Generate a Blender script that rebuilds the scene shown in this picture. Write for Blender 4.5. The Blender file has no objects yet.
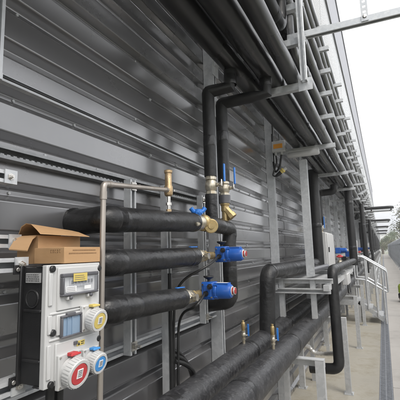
import bpy, math, random
from mathutils import Vector, Matrix
random.seed(7)
scene = bpy.context.scene
COL = scene.collection
V = Vector
HAZE = 0.003

# ------------------------------------------------------------------ camera model
F = 370.0
def _cam():
    y = V((383-200, 247-200, F)).normalized()
    z = V((-70.0, -2600.0, F)); z = (z - y*z.dot(y)).normalized()
    x = y.cross(z)
    return Matrix((x, y, z))
CM = _cam()
CPOS = V((1.05, 0.0, 1.6))
def at(px, py, X=None, Y=None, Z=None):
    """photo pixel -> point on a real plane of the place"""
    d = CM @ V((px-200, py-200, F))
    if X is not None: t = (X-CPOS.x)/d.x
    elif Y is not None: t = (Y-CPOS.y)/d.y
    else: t = (Z-CPOS.z)/d.z
    return CPOS + d*t

# ------------------------------------------------------------------ materials
def newmat(name):
    m = bpy.data.materials.new(name); m.use_nodes = True
    nt = m.node_tree
    return m, nt, nt.nodes['Principled BSDF']
def mat(name, c1, c2=None, rough=0.5, metal=0.0, scale=8.0, detail=6.0, lo=0.4, hi=0.65, bump=0.0, bscale=60.0,
        rvar=0.0, stretch=(1,1,1), coat=0.0, c3=None, s3=2.0, lo3=0.5, hi3=0.7, bdist=0.01, voro=False, spec=0.5):
    m, nt, b = newmat(name)
    N, L = nt.nodes, nt.links
    tc = N.new('ShaderNodeTexCoord'); mp = N.new('ShaderNodeMapping'); mp.inputs['Scale'].default_value = stretch
    L.new(tc.outputs['Object'], mp.inputs['Vector'])
    b.inputs['Metallic'].default_value = metal
    b.inputs['Roughness'].default_value = rough
    b.inputs['Coat Weight'].default_value = coat
    b.inputs['Specular IOR Level'].default_value = spec
    b.inputs['Base Color'].default_value = (*c1, 1)
    if c2 is not None:
        if voro:
            n = N.new('ShaderNodeTexVoronoi'); n.inputs['Scale'].default_value = scale
            out = n.outputs['Color']
            sep = N.new('ShaderNodeSeparateColor'); L.new(out, sep.inputs[0]); fac = sep.outputs[0]
        else:
            n = N.new('ShaderNodeTexNoise'); n.inputs['Scale'].default_value = scale; n.inputs['Detail'].default_value = detail
            fac = n.outputs['Fac']
        L.new(mp.outputs['Vector'], n.inputs['Vector'])
        r = N.new('ShaderNodeMapRange'); r.inputs['From Min'].default_value = lo; r.inputs['From Max'].default_value = hi
        L.new(fac, r.inputs['Value'])
        mx = N.new('ShaderNodeMix'); mx.data_type = 'RGBA'
        mx.inputs['A'].default_value = (*c1, 1); mx.inputs['B'].default_value = (*c2, 1)
        L.new(r.outputs['Result'], mx.inputs['Factor'])
        res = mx.outputs['Result']
        if c3 is not None:
            n3 = N.new('ShaderNodeTexNoise'); n3.inputs['Scale'].default_value = s3; n3.inputs['Detail'].default_value = 8
            n3.inputs['Roughness'].default_value = 0.65
            L.new(mp.outputs['Vector'], n3.inputs['Vector'])
            r3 = N.new('ShaderNodeMapRange'); r3.inputs['From Min'].default_value = lo3; r3.inputs['From Max'].default_value = hi3
            L.new(n3.outputs['Fac'], r3.inputs['Value'])
            m3 = N.new('ShaderNodeMix'); m3.data_type = 'RGBA'; m3.inputs['B'].default_value = (*c3, 1)
            L.new(res, m3.inputs['A']); L.new(r3.outputs['Result'], m3.inputs['Factor']); res = m3.outputs['Result']
        L.new(res, b.inputs['Base Color'])
        if rvar:
            rr = N.new('ShaderNodeMapRange'); rr.inputs['To Min'].default_value = rough-rvar; rr.inputs['To Max'].default_value = rough+rvar
            L.new(r.outputs['Result'], rr.inputs['Value']); L.new(rr.outputs['Result'], b.inputs['Roughness'])
    if bump:
        nb = N.new('ShaderNodeTexNoise'); nb.inputs['Scale'].default_value = bscale; nb.inputs['Detail'].default_value = 5
        L.new(mp.outputs['Vector'], nb.inputs['Vector'])
        bp = N.new('ShaderNodeBump'); bp.inputs['Strength'].default_value = bump; bp.inputs['Distance'].default_value = bdist
        L.new(nb.outputs['Fac'], bp.inputs['Height']); L.new(bp.outputs['Normal'], b.inputs['Normal'])
    return m

M = {}
M['foam'] = mat('black_foam', (0.009,0.009,0.0095), (0.018,0.018,0.0185), rough=0.47, scale=7, bump=0.5, bscale=24, rvar=0.12,
                c3=(0.055,0.054,0.052), s3=11, lo3=0.60, hi3=0.80, bdist=0.012)
M['foam_dark'] = mat('matt_foam', (0.007,0.007,0.0075), (0.013,0.013,0.013), rough=0.52, scale=9, bump=0.35, bscale=30, rvar=0.08, bdist=0.01)
M['foam_over'] = mat('overhead_foam', (0.009,0.0088,0.0086), (0.016,0.0155,0.015), rough=0.33, scale=3, bump=0.25, bscale=14, rvar=0.1,
                c3=(0.038,0.035,0.031), s3=5, lo3=0.6, hi3=0.85, bdist=0.01, stretch=(1,0.4,1))
M['jacket'] = mat('grey_jacket', (0.020,0.020,0.022), (0.036,0.036,0.038), rough=0.47, scale=9, bump=0.42, bscale=44, rvar=0.1,
                c3=(0.10,0.10,0.102), s3=48, lo3=0.52, hi3=0.8, bdist=0.01)
M['tape'] = mat('black_tape', (0.015,0.015,0.016), (0.022,0.022,0.022), rough=0.3, scale=20, bump=0.3, bscale=50)
M['galv'] = mat('galvanised_steel', (0.50,0.515,0.53), (0.60,0.61,0.62), rough=0.4, metal=0.35, scale=55, voro=True, lo=0.0, hi=1.0, rvar=0.1,
                c3=(0.42,0.425,0.43), s3=4, lo3=0.5, hi3=0.8, bump=0.05, bscale=120)
M['galv_aged'] = mat('aged_galvanised_steel', (0.24,0.245,0.25), (0.31,0.315,0.32), rough=0.45, metal=0.5, scale=50, voro=True, lo=0.0, hi=1.0)
M['galv_dull'] = mat('dull_galvanised_steel', (0.46,0.47,0.475), (0.54,0.545,0.55), rough=0.6, metal=0.25, scale=40, voro=True, lo=0.0, hi=1.0,
                c3=(0.36,0.35,0.32), s3=5, lo3=0.52, hi3=0.8)
M['handrail'] = mat('handrail_steel', (0.6,0.61,0.62), (0.7,0.71,0.72), rough=0.35, metal=0.6, scale=20)
M['steel'] = mat('bright_steel', (0.55,0.53,0.5), (0.68,0.66,0.62), rough=0.28, metal=0.95, scale=25, rvar=0.08)
M['braid'] = mat('stainless_hose', (0.66,0.65,0.63), (0.76,0.75,0.72), rough=0.32, metal=0.5, scale=40)
M['brass'] = mat('brass', (0.38,0.28,0.13), (0.48,0.37,0.19), rough=0.42, metal=0.6, scale=30, rvar=0.1, c3=(0.28,0.17,0.06), s3=14, lo3=0.55, hi3=0.75)
M['bronze'] = mat('bronze_casting', (0.42,0.30,0.17), (0.54,0.40,0.24), rough=0.4, metal=0.8, scale=30, bump=0.2, bscale=200)
M['nickel'] = mat('nickel_brass', (0.50,0.45,0.36), (0.62,0.58,0.48), rough=0.38, metal=0.8, scale=40, rvar=0.1, c3=(0.4,0.3,0.16), s3=18, lo3=0.55, hi3=0.7)
M['copper'] = mat('dull_copper', (0.36,0.325,0.29), (0.44,0.40,0.36), rough=0.42, metal=0.7, scale=12, stretch=(1,1,0.25), c3=(0.30,0.225,0.17), s3=9, lo3=0.52, hi3=0.72)
M['blue'] = mat('blue_paint', (0.012,0.085,0.36), (0.016,0.105,0.43), rough=0.4, scale=20, coat=0.1, rvar=0.1, c3=(0.05,0.12,0.34), s3=26, lo3=0.55, hi3=0.8)
M['bluehandle'] = mat('blue_vinyl', (0.02,0.16,0.55), (0.03,0.2,0.62), rough=0.4, scale=20)
M['blackplastic'] = mat('black_plastic', (0.012,0.012,0.013), (0.02,0.02,0.021), rough=0.42, scale=20, bump=0.1, bscale=300)
M['rubbercable'] = mat('cable_rubber', (0.012,0.012,0.012), (0.02,0.02,0.02), rough=0.45, scale=20)
M['whiteplastic'] = mat('white_plastic', (0.50,0.50,0.495), (0.54,0.54,0.535), rough=0.38, scale=6, c3=(0.42,0.41,0.39), s3=16, lo3=0.62, hi3=0.85)
M['greyplastic'] = mat('pale_grey_plastic', (0.48,0.48,0.475), (0.53,0.53,0.525), rough=0.45, scale=6)
M['hinge'] = mat('dark_grey_plastic', (0.09,0.09,0.10), (0.12,0.12,0.13), rough=0.4, scale=12)
M['red'] = mat('red_plastic', (0.46,0.035,0.04), (0.5,0.05,0.055), rough=0.4, scale=12)
M['redglass'] = mat('dark_red_window', (0.30,0.012,0.014), (0.34,0.016,0.018), rough=0.2, scale=12, coat=0.5)
M['socketblue'] = mat('blue_plastic', (0.05,0.25,0.58), (0.07,0.28,0.62), rough=0.4, scale=12)
M['yellow'] = mat('yellow_plastic', (0.60,0.47,0.13), (0.64,0.51,0.16), rough=0.45, scale=12)
M['orange'] = mat('orange_label', (0.72,0.30,0.03), (0.76,0.34,0.04), rough=0.5, scale=12)
M['lime'] = mat('lime_plastic', (0.40,0.52,0.06), (0.45,0.57,0.09), rough=0.4, scale=12)
M['paper'] = mat('label_paper', (0.72,0.72,0.72), (0.78,0.78,0.78), rough=0.6, scale=12)
M['greylabel'] = mat('grey_label', (0.30,0.30,0.30), (0.36,0.36,0.36), rough=0.5, scale=60)
M['ink'] = mat('black_ink', (0.02,0.02,0.02), (0.03,0.03,0.03), rough=0.6, scale=12)
M['windowblue'] = mat('tinted_cover', (0.20,0.29,0.40), (0.25,0.34,0.45), rough=0.12, scale=5, coat=0.6)
M['breaker'] = mat('breaker_grey', (0.42,0.42,0.44), (0.5,0.5,0.52), rough=0.5, scale=20)
M['card'] = mat('brown_cardboard', (0.42,0.25,0.12), (0.47,0.29,0.15), rough=0.8, scale=5, c3=(0.35,0.21,0.10), s3=3, lo3=0.5, hi3=0.7, bump=0.08, bscale=160, stretch=(1,1,4))
M['cardin'] = mat('cardboard_print', (0.23,0.13,0.06), (0.27,0.16,0.08), rough=0.8, scale=30)
M['tan'] = mat('tan_plastic', (0.45,0.3,0.19), (0.5,0.35,0.22), rough=0.6, scale=12)

# clear cover
m, nt, b = newmat('clear_cover'); b.inputs['Base Color'].default_value = (0.7,0.73,0.78,1); b.inputs['Roughness'].default_value = 0.15; b.inputs['Alpha'].default_value = 0.14; M['clear'] = m

# ribbed cladding: dark grey coated steel, semi gloss, slight waviness and drip streaks
m, nt, b = newmat('ribbed_cladding'); N, L = nt.nodes, nt.links
tc = N.new('ShaderNodeTexCoord')
mp = N.new('ShaderNodeMapping'); mp.inputs['Scale'].default_value = (1, 1.0, 2.2); L.new(tc.outputs['Object'], mp.inputs['Vector'])
n1 = N.new('ShaderNodeTexNoise'); n1.inputs['Scale'].default_value = 1.6; n1.inputs['Detail'].default_value = 7; L.new(mp.outputs['Vector'], n1.inputs['Vector'])
r1 = N.new('ShaderNodeMapRange'); r1.inputs['From Min'].default_value = 0.35; r1.inputs['From Max'].default_value = 0.7; L.new(n1.outputs['Fac'], r1.inputs['Value'])
mx = N.new('ShaderNodeMix'); mx.data_type = 'RGBA'; mx.inputs['A'].default_value = (0.165,0.163,0.168,1); mx.inputs['B'].default_value = (0.19,0.187,0.188,1)
L.new(r1.outputs['Result'], mx.inputs['Factor'])
# vertical dust streaks
mp2 = N.new('ShaderNodeMapping'); mp2.inputs['Scale'].default_value = (1, 5, 0.8); L.new(tc.outputs['Object'], mp2.inputs['Vector'])
n2 = N.new('ShaderNodeTexNoise'); n2.inputs['Scale'].default_value = 2.2; n2.inputs['Detail'].default_value = 8; L.new(mp2.outputs['Vector'], n2.inputs['Vector'])
r2 = N.new('ShaderNodeMapRange'); r2.inputs['From Min'].default_value = 0.52; r2.inputs['From Max'].default_value = 0.8; r2.inputs['To Max'].default_value = 0.16; L.new(n2.outputs['Fac'], r2.inputs['Value'])
mx2 = N.new('ShaderNodeMix'); mx2.data_type = 'RGBA'; mx2.inputs['B'].default_value = (0.27,0.262,0.245,1)
L.new(mx.outputs['Result'], mx2.inputs['A']); L.new(r2.outputs['Result'], mx2.inputs['Factor']); L.new(mx2.outputs['Result'], b.inputs['Base Color'])
b.inputs['Metallic'].default_value = 0.5
b.inputs['Coat Weight'].default_value = 1.0; b.inputs['Coat Roughness'].default_value = 0.2; b.inputs['Coat IOR'].default_value = 1.75
rr = N.new('ShaderNodeMapRange'); rr.inputs['To Min'].default_value = 0.24; rr.inputs['To Max'].default_value = 0.30; L.new(n1.outputs['Fac'], rr.inputs['Value']); L.new(rr.outputs['Result'], b.inputs['Roughness'])
n3 = N.new('ShaderNodeTexNoise'); n3.inputs['Scale'].default_value = 2.2; n3.inputs['Detail'].default_value = 0.5; L.new(tc.outputs['Object'], n3.inputs['Vector'])
bp = N.new('ShaderNodeBump'); bp.inputs['Strength'].default_value = 0.12; bp.inputs['Distance'].default_value = 0.015; L.new(n3.outputs['Fac'], bp.inputs['Height']); L.new(bp.outputs['Normal'], b.inputs['Normal'])
M['clad'] = m
M['trim'] = mat('pale_trim', (0.20,0.20,0.225), (0.22,0.22,0.245), rough=0.45, metal=0.2, scale=1.5)
M['fence'] = mat('fence_steel', (0.36,0.38,0.41), (0.44,0.46,0.49), rough=0.5, metal=0.35, scale=3)

def ground_mat(name, c1, c2, c3, s1, s3, lo3, hi3, speck=0.5, sc=(1,1,1)):
    m, nt, b = newmat(name); N, L = nt.nodes, nt.links
    tc = N.new('ShaderNodeTexCoord'); mp = N.new('ShaderNodeMapping'); mp.inputs['Scale'].default_value = sc; L.new(tc.outputs['Object'], mp.inputs['Vector'])
    def nz(s, d=8, r=0.6):
        n = N.new('ShaderNodeTexNoise'); n.inputs['Scale'].default_value = s; n.inputs['Detail'].default_value = d; n.inputs['Roughness'].default_value = r
        L.new(mp.outputs['Vector'], n.inputs['Vector']); return n
    def rng(n, a, c):
        r = N.new('ShaderNodeMapRange'); r.inputs['From Min'].default_value = a; r.inputs['From Max'].default_value = c
        L.new(n.outputs['Fac'], r.inputs['Value']); return r
    def mixc(a, bcol, f):
        x = N.new('ShaderNodeMix'); x.data_type = 'RGBA'
        if isinstance(a, tuple): x.inputs['A'].default_value = (*a,1)
        else: L.new(a, x.inputs['A'])
        x.inputs['B'].default_value = (*bcol,1); L.new(f.outputs['Result'], x.inputs['Factor']); return x.outputs['Result']
    a = mixc(c1, c2, rng(nz(s1), 0.4, 0.65))
    a = mixc(a, c3, rng(nz(s3, 10, 0.7), lo3, hi3))
    f = rng(nz(90, 3), 0.62, 0.75); 
    a = mixc(a, tuple(v*speck for v in c1), f)
    L.new(a, b.inputs['Base Color']); b.inputs['Roughness'].default_value = 0.85
    bp = N.new('ShaderNodeBump'); bp.inputs['Strength'].default_value = 0.3; bp.inputs['Distance'].default_value = 0.006
    L.new(nz(50, 6).outputs['Fac'], bp.inputs['Height']); L.new(bp.outputs['Normal'], b.inputs['Normal'])
    return m
M['plinth'] = ground_mat('stained_concrete', (0.37,0.345,0.29), (0.45,0.42,0.36), (0.22,0.19,0.115), 1.5, 1.5, 0.48, 0.72, 0.6)
M['walk'] = ground_mat('walkway_concrete', (0.52,0.49,0.45), (0.58,0.55,0.51), (0.40,0.37,0.335), 0.8, 1.6, 0.48, 0.72, 0.7)
M['earth'] = ground_mat('yard_ground', (0.30,0.29,0.26), (0.25,0.26,0.2), (0.12,0.15,0.06), 0.05, 0.03, 0.45, 0.6, 0.8)
M['hill'] = ground_mat('hill_cover', (0.09,0.12,0.10), (0.12,0.14,0.11), (0.07,0.10,0.07), 0.01, 0.02, 0.45, 0.6, 0.8)
M['grate'] = mat('drain_steel', (0.22,0.23,0.25), (0.28,0.29,0.31), rough=0.5, metal=0.5, scale=20)
M['pit'] = mat('drain_pit', (0.2,0.2,0.2), rough=0.9)
M['render'] = mat('white_render', (0.72,0.72,0.7), (0.66,0.66,0.64), rough=0.8, scale=2)
M['glass'] = mat('dark_glass', (0.05,0.06,0.07), rough=0.1)
M['bark'] = mat('bark', (0.10,0.08,0.06), (0.15,0.12,0.09), rough=0.9, scale=12)
def leafmat(name, a, c):
    m = mat(name, a, c, rough=0.6, scale=0.9, lo=0.3, hi=0.7); return m
M['leaf_olive'] = leafmat('olive_leaves', (0.11,0.115,0.045), (0.15,0.15,0.07))
M['leaf_green'] = leafmat('green_leaves', (0.06,0.10,0.025), (0.11,0.14,0.04))

# ------------------------------------------------------------------ mesh builder
class MB:
    def __init__(s): s.v=[]; s.f=[]; s.m=[]
    def add(s, vs, fs, mi=0):
        o=len(s.v); s.v += [tuple(p) for p in vs]; s.f += [tuple(i+o for i in f) for f in fs]; s.m += [mi]*len(fs); return s
    def box(s, x0,x1,y0,y1,z0,z1, mi=0):
        vs=[(x0,y0,z0),(x1,y0,z0),(x1,y1,z0),(x0,y1,z0),(x0,y0,z1),(x1,y0,z1),(x1,y1,z1),(x0,y1,z1)]
        return s.add(vs, [(0,3,2,1),(4,5,6,7),(0,1,5,4),(1,2,6,5),(2,3,7,6),(3,0,4,7)], mi)
    def obox(s, c, ax, ay, az, hx, hy, hz, mi=0):
        c=V(c); ax,ay,az=V(ax).normalized(),V(ay).normalized(),V(az).normalized()
        vs=[]
        for k in (-1,1):
            for (i,j) in ((-1,-1),(1,-1),(1,1),(-1,1)): vs.append(c+ax*hx*i+ay*hy*j+az*hz*k)
        return s.add(vs, [(0,3,2,1),(4,5,6,7),(0,1,5,4),(1,2,6,5),(2,3,7,6),(3,0,4,7)], mi)
    def tube(s, path, r, seg=16, mi=0, cap=True):
        P=[V(p) for p in path]; n=len(P)
        R=r if isinstance(r,(list,tuple)) else [r]*n
        T=[]
        for i in range(n):
            a=P[max(0,i-1)]; b=P[min(n-1,i+1)]; t=(b-a)
            T.append(t.normalized() if t.length>1e-9 else (T[-1] if T else V((0,0,1))))
        up=V((0,0,1)) if abs(T[0].z)<0.9 else V((0,1,0))
        u=T[0].cross(up).normalized()
        vs=[]; 
        for i in range(n):
            u=(u-T[i]*u.dot(T[i])).normalized(); w=T[i].cross(u)
            for k in range(seg):
                a=2*math.pi*k/seg; vs.append(P[i]+(u*math.cos(a)+w*math.sin(a))*R[i])
        fs=[]
        for i in range(n-1):
            for k in range(seg):
                k2=(k+1)%seg; fs.append((i*seg+k,i*seg+k2,(i+1)*seg+k2,(i+1)*seg+k))
        if cap: fs.append(tuple(range(seg-1,-1,-1))); fs.append(tuple((n-1)*seg+k for k in range(seg)))
        return s.add(vs, fs, mi)
    def cyl(s, a, b, r, seg=16, mi=0): return s.tube([a,b], r, seg, mi)
    def lathe(s, o, axis, prof, seg=20, mi=0):
        o=V(o); ax=V(axis).normalized()
        return s.tube2(o, ax, prof, seg, mi)
    def tube2(s, o, ax, prof, seg, mi):
        up=V((0,0,1)) if abs(ax.z)<0.9 else V((0,1,0))
        u=ax.cross(up).normalized(); w=ax.cross(u); vs=[]; n=len(prof)
        for (t,r) in prof:
            for k in range(seg):
                a=2*math.pi*(k+0.5)/seg; vs.append(o+ax*t+(u*math.cos(a)+w*math.sin(a))*max(r,1e-5))
        fs=[]
        for i in range(n-1):
            for k in range(seg):
                k2=(k+1)%seg; fs.append((i*seg+k,(i+1)*seg+k,(i+1)*seg+k2,i*seg+k2))
        fs.append(tuple(range(seg))); fs.append(tuple((n-1)*seg+k for k in range(seg-1,-1,-1)))
        return s.add(vs, fs, mi)
    def sweep(s, poly, p0, p1, udir, mi=0):
        """extrude closed 2D polygon (u,v) from p0 to p1; udir = v axis (opening)"""
        p0,p1=V(p0),V(p1); t=(p1-p0).normalized(); v=V(udir); v=(v-t*v.dot(t)).normalized(); u=v.cross(t)
        n=len(poly); vs=[p0+u*a+v*b for a,b in poly]+[p1+u*a+v*b for a,b in poly]
        fs=[(i,(i+1)%n,n+(i+1)%n,n+i) for i in range(n)]
        fs.append(tuple(range(n-1,-1,-1))); fs.append(tuple(range(n,2*n)))
        return s.add(vs, fs, mi)
    def strut(s, p0, p1, open_dir, w=0.041, d=0.041, mi=0):
        t=0.003; l=0.0105; h=w/2
        poly=[(-h,0),(h,0),(h,d),(h-l,d),(h-l,d-0.005),(h-t,d-0.005),(h-t,t),(-h+t,t),(-h+t,d-0.005),(-h+l,d-0.005),(-h+l,d),(-h,d)]
        return s.sweep(poly, p0, p1, open_dir, mi)
    def sheet(s, pts, mi=0): return s.add(pts, [tuple(range(len(pts)))], mi)
    def build(s, name, mats, parent=None, bevel=0, angle=35, seg=2):
        me=bpy.data.meshes.new(name); me.from_pydata(s.v, [], s.f)
        if not isinstance(mats,(list,tuple)): mats=[mats]
        for mm in mats: me.materials.append(M[mm] if isinstance(mm,str) else mm)
        me.polygons.foreach_set('material_index', s.m)
        me.polygons.foreach_set('use_smooth', [True]*len(s.f)); me.update()
        import bmesh
        bm=bmesh.new(); bm.from_mesh(me); bmesh.ops.recalc_face_normals(bm, faces=bm.faces); bm.to_mesh(me); bm.free()
        me.set_sharp_from_angle(angle=math.radians(angle))
        o=bpy.data.objects.new(name, me); COL.objects.link(o)
        if parent is not None:
            o.parent=parent; o.matrix_parent_inverse=Matrix.Translation(-root_loc(parent))
        if bevel:
            b=o.modifiers.new('bevel','BEVEL'); b.width=bevel; b.segments=seg; b.limit_method='ANGLE'; b.angle_limit=math.radians(40); b.harden_normals=False
        return o
def root_loc(o):
    l=V(o.location)
    while o.parent is not None:
        l = l + (V(o.parent.location) if o.matrix_parent_inverse == Matrix.Identity(4) else V((0,0,0))); o=o.parent
    return l
def tag(o, label, cat, group=None, kind=None):
    if label: o['label']=label
    if cat: o['category']=cat
    if group: o['group']=group
    if kind: o['kind']=kind
    return o
def thing(name, label, cat, loc, group=None):
    o=bpy.data.objects.new(name, None); COL.objects.link(o); o.location=V(loc); o.empty_display_size=0.1
    return tag(o, label, cat, group)
def part(name, mb, mats, root, bevel=0, sub=None, **k):
    """part (or sub-part when sub is a part); mesh is in world coordinates"""
    o=mb.build(name, mats, None, bevel, **k)
    if sub is None:
        o.parent=root; o.matrix_parent_inverse=Matrix.Translation(-V(root.location))
    else:
        o.parent=sub     # the part sits at its own identity, so coordinates agree
    return o
def dup(root, d, label=None, group=None, skip=()):
    r=root.copy(); COL.objects.link(r); r.location=V(root.location)+V(d)
    if label: r['label']=label
    if group: r['group']=group
    for ch in list(root.children):
        if ch.name.split('.')[0] in skip: continue
        c=ch.copy(); COL.objects.link(c); mi=ch.matrix_parent_inverse.copy(); c.parent=r; c.matrix_parent_inverse=mi
        for g in list(ch.children):
            e=g.copy(); COL.objects.link(e); mi=g.matrix_parent_inverse.copy(); e.parent=c; e.matrix_parent_inverse=mi
    return r
def structure(name, mb, m, **k):
    o=mb.build(name, m, **k); o['kind']='structure'; return o

def fil(pts, rad, n=6):
    P=[V(p) for p in pts]; out=[P[0]]
    for i in range(1,len(P)-1):
        a,b,c=P[i-1],P[i],P[i+1]; d1=(a-b); d2=(c-b); r=min(rad,d1.length*0.49,d2.length*0.49)
        d1.normalize(); d2.normalize(); s=b+d1*r; e=b+d2*r
        for k in range(n+1):
            t=k/n; out.append(s*(1-t)**2+b*2*t*(1-t)+e*t*t)
    out.append(P[-1]); return out
def dens(path, step=0.12):
    out=[V(path[0])]
    for a,b in zip(path[:-1],path[1:]):
        a,b=V(a),V(b); n=max(1,int((b-a).length/step))
        for k in range(1,n+1): out.append(a.lerp(b,k/n))
    return out
def lump(path, amp, seed=0):
    rnd=random.Random(seed); out=[]
    for i,p in enumerate(path):
        out.append(p if i in (0,len(path)-1) else p+V((rnd.uniform(-amp,amp),rnd.uniform(-amp,amp),rnd.uniform(-amp,amp))))
    return out
def pipe(mb, path, r, seg=20, mi=0, tape=None, every=1.0, wob=0.02, seed=1, step=0.16):
    """insulated pipe: slightly uneven tube with taped joints"""
    rnd=random.Random(seed); P=dens(path, step)
    R=[r*(1+rnd.uniform(-wob,wob)) for _ in P]
    mb.tube(P, R, seg, mi)
    if tape is not None:
        acc=every*rnd.uniform(0.3,0.7)
        for a,b in zip(P[:-1],P[1:]):
            l=(b-a).length; acc-=l
            if acc<=0 and l>0.02:
                d=(b-a).normalized(); c=a.lerp(b,0.5)
                mb.tube([c-d*0.03,c-d*0.026,c+d*0.026,c+d*0.03],[r*1.0,r*1.03,r*1.03,r*1.0],seg,tape,cap=False); acc=every*rnd.uniform(0.8,1.2)
    return mb
X1,Y1,Z1=V((1,0,0)),V((0,1,0)),V((0,0,1))

# ------------------------------------------------------------------ the building wall
WEND=86.0
wall=thing('warehouse_wall','tall dark grey horizontally ribbed metal wall of the warehouse along the walkway','wall',(0,0,0))
mb=MB(); prof=[]
pit=0.158; zb0=1.933-12*pit; n=int((9.9-zb0)/pit)
prof.append((0.0,0.0))
for k in range(n):
    z=zb0+k*pit
    for c,p,q in (((0,z),(0,z-0.09),(-0.036,z+0.024)),((-0.036,z+0.024),(0,z),(-0.036,z+0.044)),((-0.036,z+0.044),(-0.036,z+0.024),(0,z+0.066)),((0,z+0.066),(-0.036,z+0.044),(0,z+0.158))):
        c,p,q=V((*c,0)),V((*p,0)),V((*q,0)); e=0.0035
        a=c+(p-c).normalized()*e; d=c+(q-c).normalized()*e
        prof.append((a.x,a.y)); prof.append(((c.x*2+a.x+d.x)/4,(c.y*2+a.y+d.y)/4)); prof.append((d.x,d.y))
prof.append((0.0,9.95))
ys=[-4.5+0.0]; 
while ys[-1]<WEND: ys.append(min(WEND, ys[-1]+ (3.0 if ys[-1]<20 else 22.0)))
for i,(ya,yb) in enumerate(zip(ys[:-1],ys[1:])):      # sheets lap over each other by their thickness
    off=0.0022*(i%2)
    vs=[(x+off,ya-0.04*(i%2),z) for x,z in prof]+[(x+off,yb+0.04*(i%2),z) for x,z in prof]
    m_=len(prof); mb.add(vs,[(j,j+1,m_+j+1,m_+j) for j in range(m_-1)])
# self-drilling screws in the troughs
for k in range(8,18):
    z=zb0+k*pit+0.033; off=(k%2)*0.14
    for j in range(36):
        y=0.66+off+j*0.2785
        if k not in (12,13) and j%3: continue
        mb.lathe((-0.037,y,z),X1,[(0,0.0085),(0.0025,0.0085),(0.003,0.0055),(0.0075,0.0052),(0.008,0.003)],6,1)
cl=part('cladding',mb,['clad','galv_dull'],wall,angle=28)
cl.data.polygons.foreach_set('use_smooth',[False]*len(cl.data.polygons))
mb=MB(); mb.box(-12,-0.06,-4.5,WEND,0.0,13.0); part('building_body',mb,'trim',wall)
mb=MB(); mb.box(-0.055,0.012,-4.5,WEND,9.95,13.2); mb.box(-0.055,0.05,-4.5,WEND,9.93,10.05); mb.box(-0.2,0.06,-4.5,WEND+0.02,13.2,13.45); part('roof_trim',mb,'trim',wall)

# ------------------------------------------------------------------ ground
mb=MB(); mb.sheet([(-400,-80,-0.012),(500,-80,-0.012),(500,900,-0.012),(-400,900,-0.012)]); structure('ground',mb,'earth')
mb=MB(); mb.box(-0.05,0.874,-4.5,WEND+6,-0.3,0.0); structure('plinth_pavement',mb,'plinth')
mb=MB()
y=-5.0
while y<WEND+6:                                         # poured bays with narrow joints
    mb.box(1.016,2.6,y+0.006,min(y+5.0,WEND+6)-0.006,-0.3,0.0); y+=5.0
mb.box(1.016,2.6,-5,WEND+6,-0.3,-0.012)
structure('walkway_path',mb,'walk')
dr=thing('drain_channel','narrow grey slotted steel drain channel set along the concrete walkway','drain',(0.945,2,0))
mb=MB(); mb.box(0.876,1.014,-4.5,WEND,-0.3,-0.03); part('channel_bed',mb,'pit',dr)
mb=MB(); mb.box(0.876,0.889,-4.5,WEND,-0.03,0.003); mb.box(1.001,1.014,-4.5,WEND,-0.03,0.003)
y=1.0
while y<30:
    mb.box(0.889,1.001,y,y+0.022,-0.02,0.001); y+=0.036
mb.box(0.889,1.001,30,WEND,-0.02,0.001); mb.box(0.938,0.952,1.0,30,-0.022,0.0022)
part('grating',mb,'grate',dr)

# ------------------------------------------------------------------ fence
fence=thing('palisade_fence','grey galvanised palisade fence running along the outer edge of the walkway','fence',(2.03,20,0))
bay=MB(); 
y=0.0
while y<2.72:
    z1=2.12; w=0.032
    bay.add([(0,y-w,0.04),(0.012,y,0.04),(0,y+w,0.04),(0,y-w,z1-0.05),(0.012,y,z1),(0,y+w,z1-0.05),(-0.004,y-w,0.04),(0.008,y,0.04),(-0.004,y+w,0.04),(-0.004,y-w,z1-0.05),(0.008,y,z1),(-0.004,y+w,z1-0.05)],
            [(0,1,4,3),(1,2,5,4),(6,9,10,7),(7,10,11,8),(0,3,9,6),(2,8,11,5),(3,4,10,9),(4,5,11,10)])
    y+=0.105
for z in (0.4,1.75): bay.box(-0.045,-0.006,-0.05,2.7,z-0.022,z+0.022)
post=MB(); post.box(-0.10,-0.05,-0.06,0.04,-0.3,2.05)
pb=bay.build('palisade_panel','fence'); pp=post.build('fence_post','fence')
first=True
y=-4.0
while y<88:
    for src in (pb,pp):
        o=src if first else src.copy()
        if not first: COL.objects.link(o)
        o.parent=fence; o.location=V((2.03,y,0))-V(fence.location)
    first=False; y+=2.75

# ------------------------------------------------------------------ overhead pipe rack
TZ=[2.645,2.95,3.195,3.435,3.68,3.915]
FY=[0.30,2.29,3.82]; 
while FY[-1]<80: FY.append(FY[-1]+1.53)
def frame(y,label,low):
    t=thing('rack_bracket',label,'pipe bracket',(0.04,y,0),'bracket frames of the overhead pipe rack')
    mb=MB(); mb.strut((0.002,y,low),(0.002,y,4.3),X1,0.044,0.078); part('upright',mb,'galv',t)
    for i,z in enumerate(TZ):
        mb=MB(); mb.strut((0.081,y,z-0.046),(0.722 if i else 0.71,y,z-0.046),Z1,0.041,0.043)
        mb.box(0.081,0.087,y-0.05,y+0.05,z-0.12,z+0.03)
        part('arm',mb,'galv',t)
    return t
fr=frame(FY[1],'bracket frame behind the twin insulated risers, its outer hanger holding the crossing rail',0.02)
names={0:'bracket frame overhead nearest the camera, above the brown cardboard box',2:'bracket frame behind the orange labelled junction box and long light fitting',
       3:'bracket frame above the thick black drop pipe, just beyond the light fitting',4:'bracket frame next along the wall beyond the white cabinet'}
for i,y in enumerate(FY):
    if i==1: continue
    dup(fr,(0,y-FY[1],0),skip=('upright',) if i==3 else (),label=names.get(i,'galvanised bracket frame in the receding far run of the overhead pipe rack'))
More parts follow.
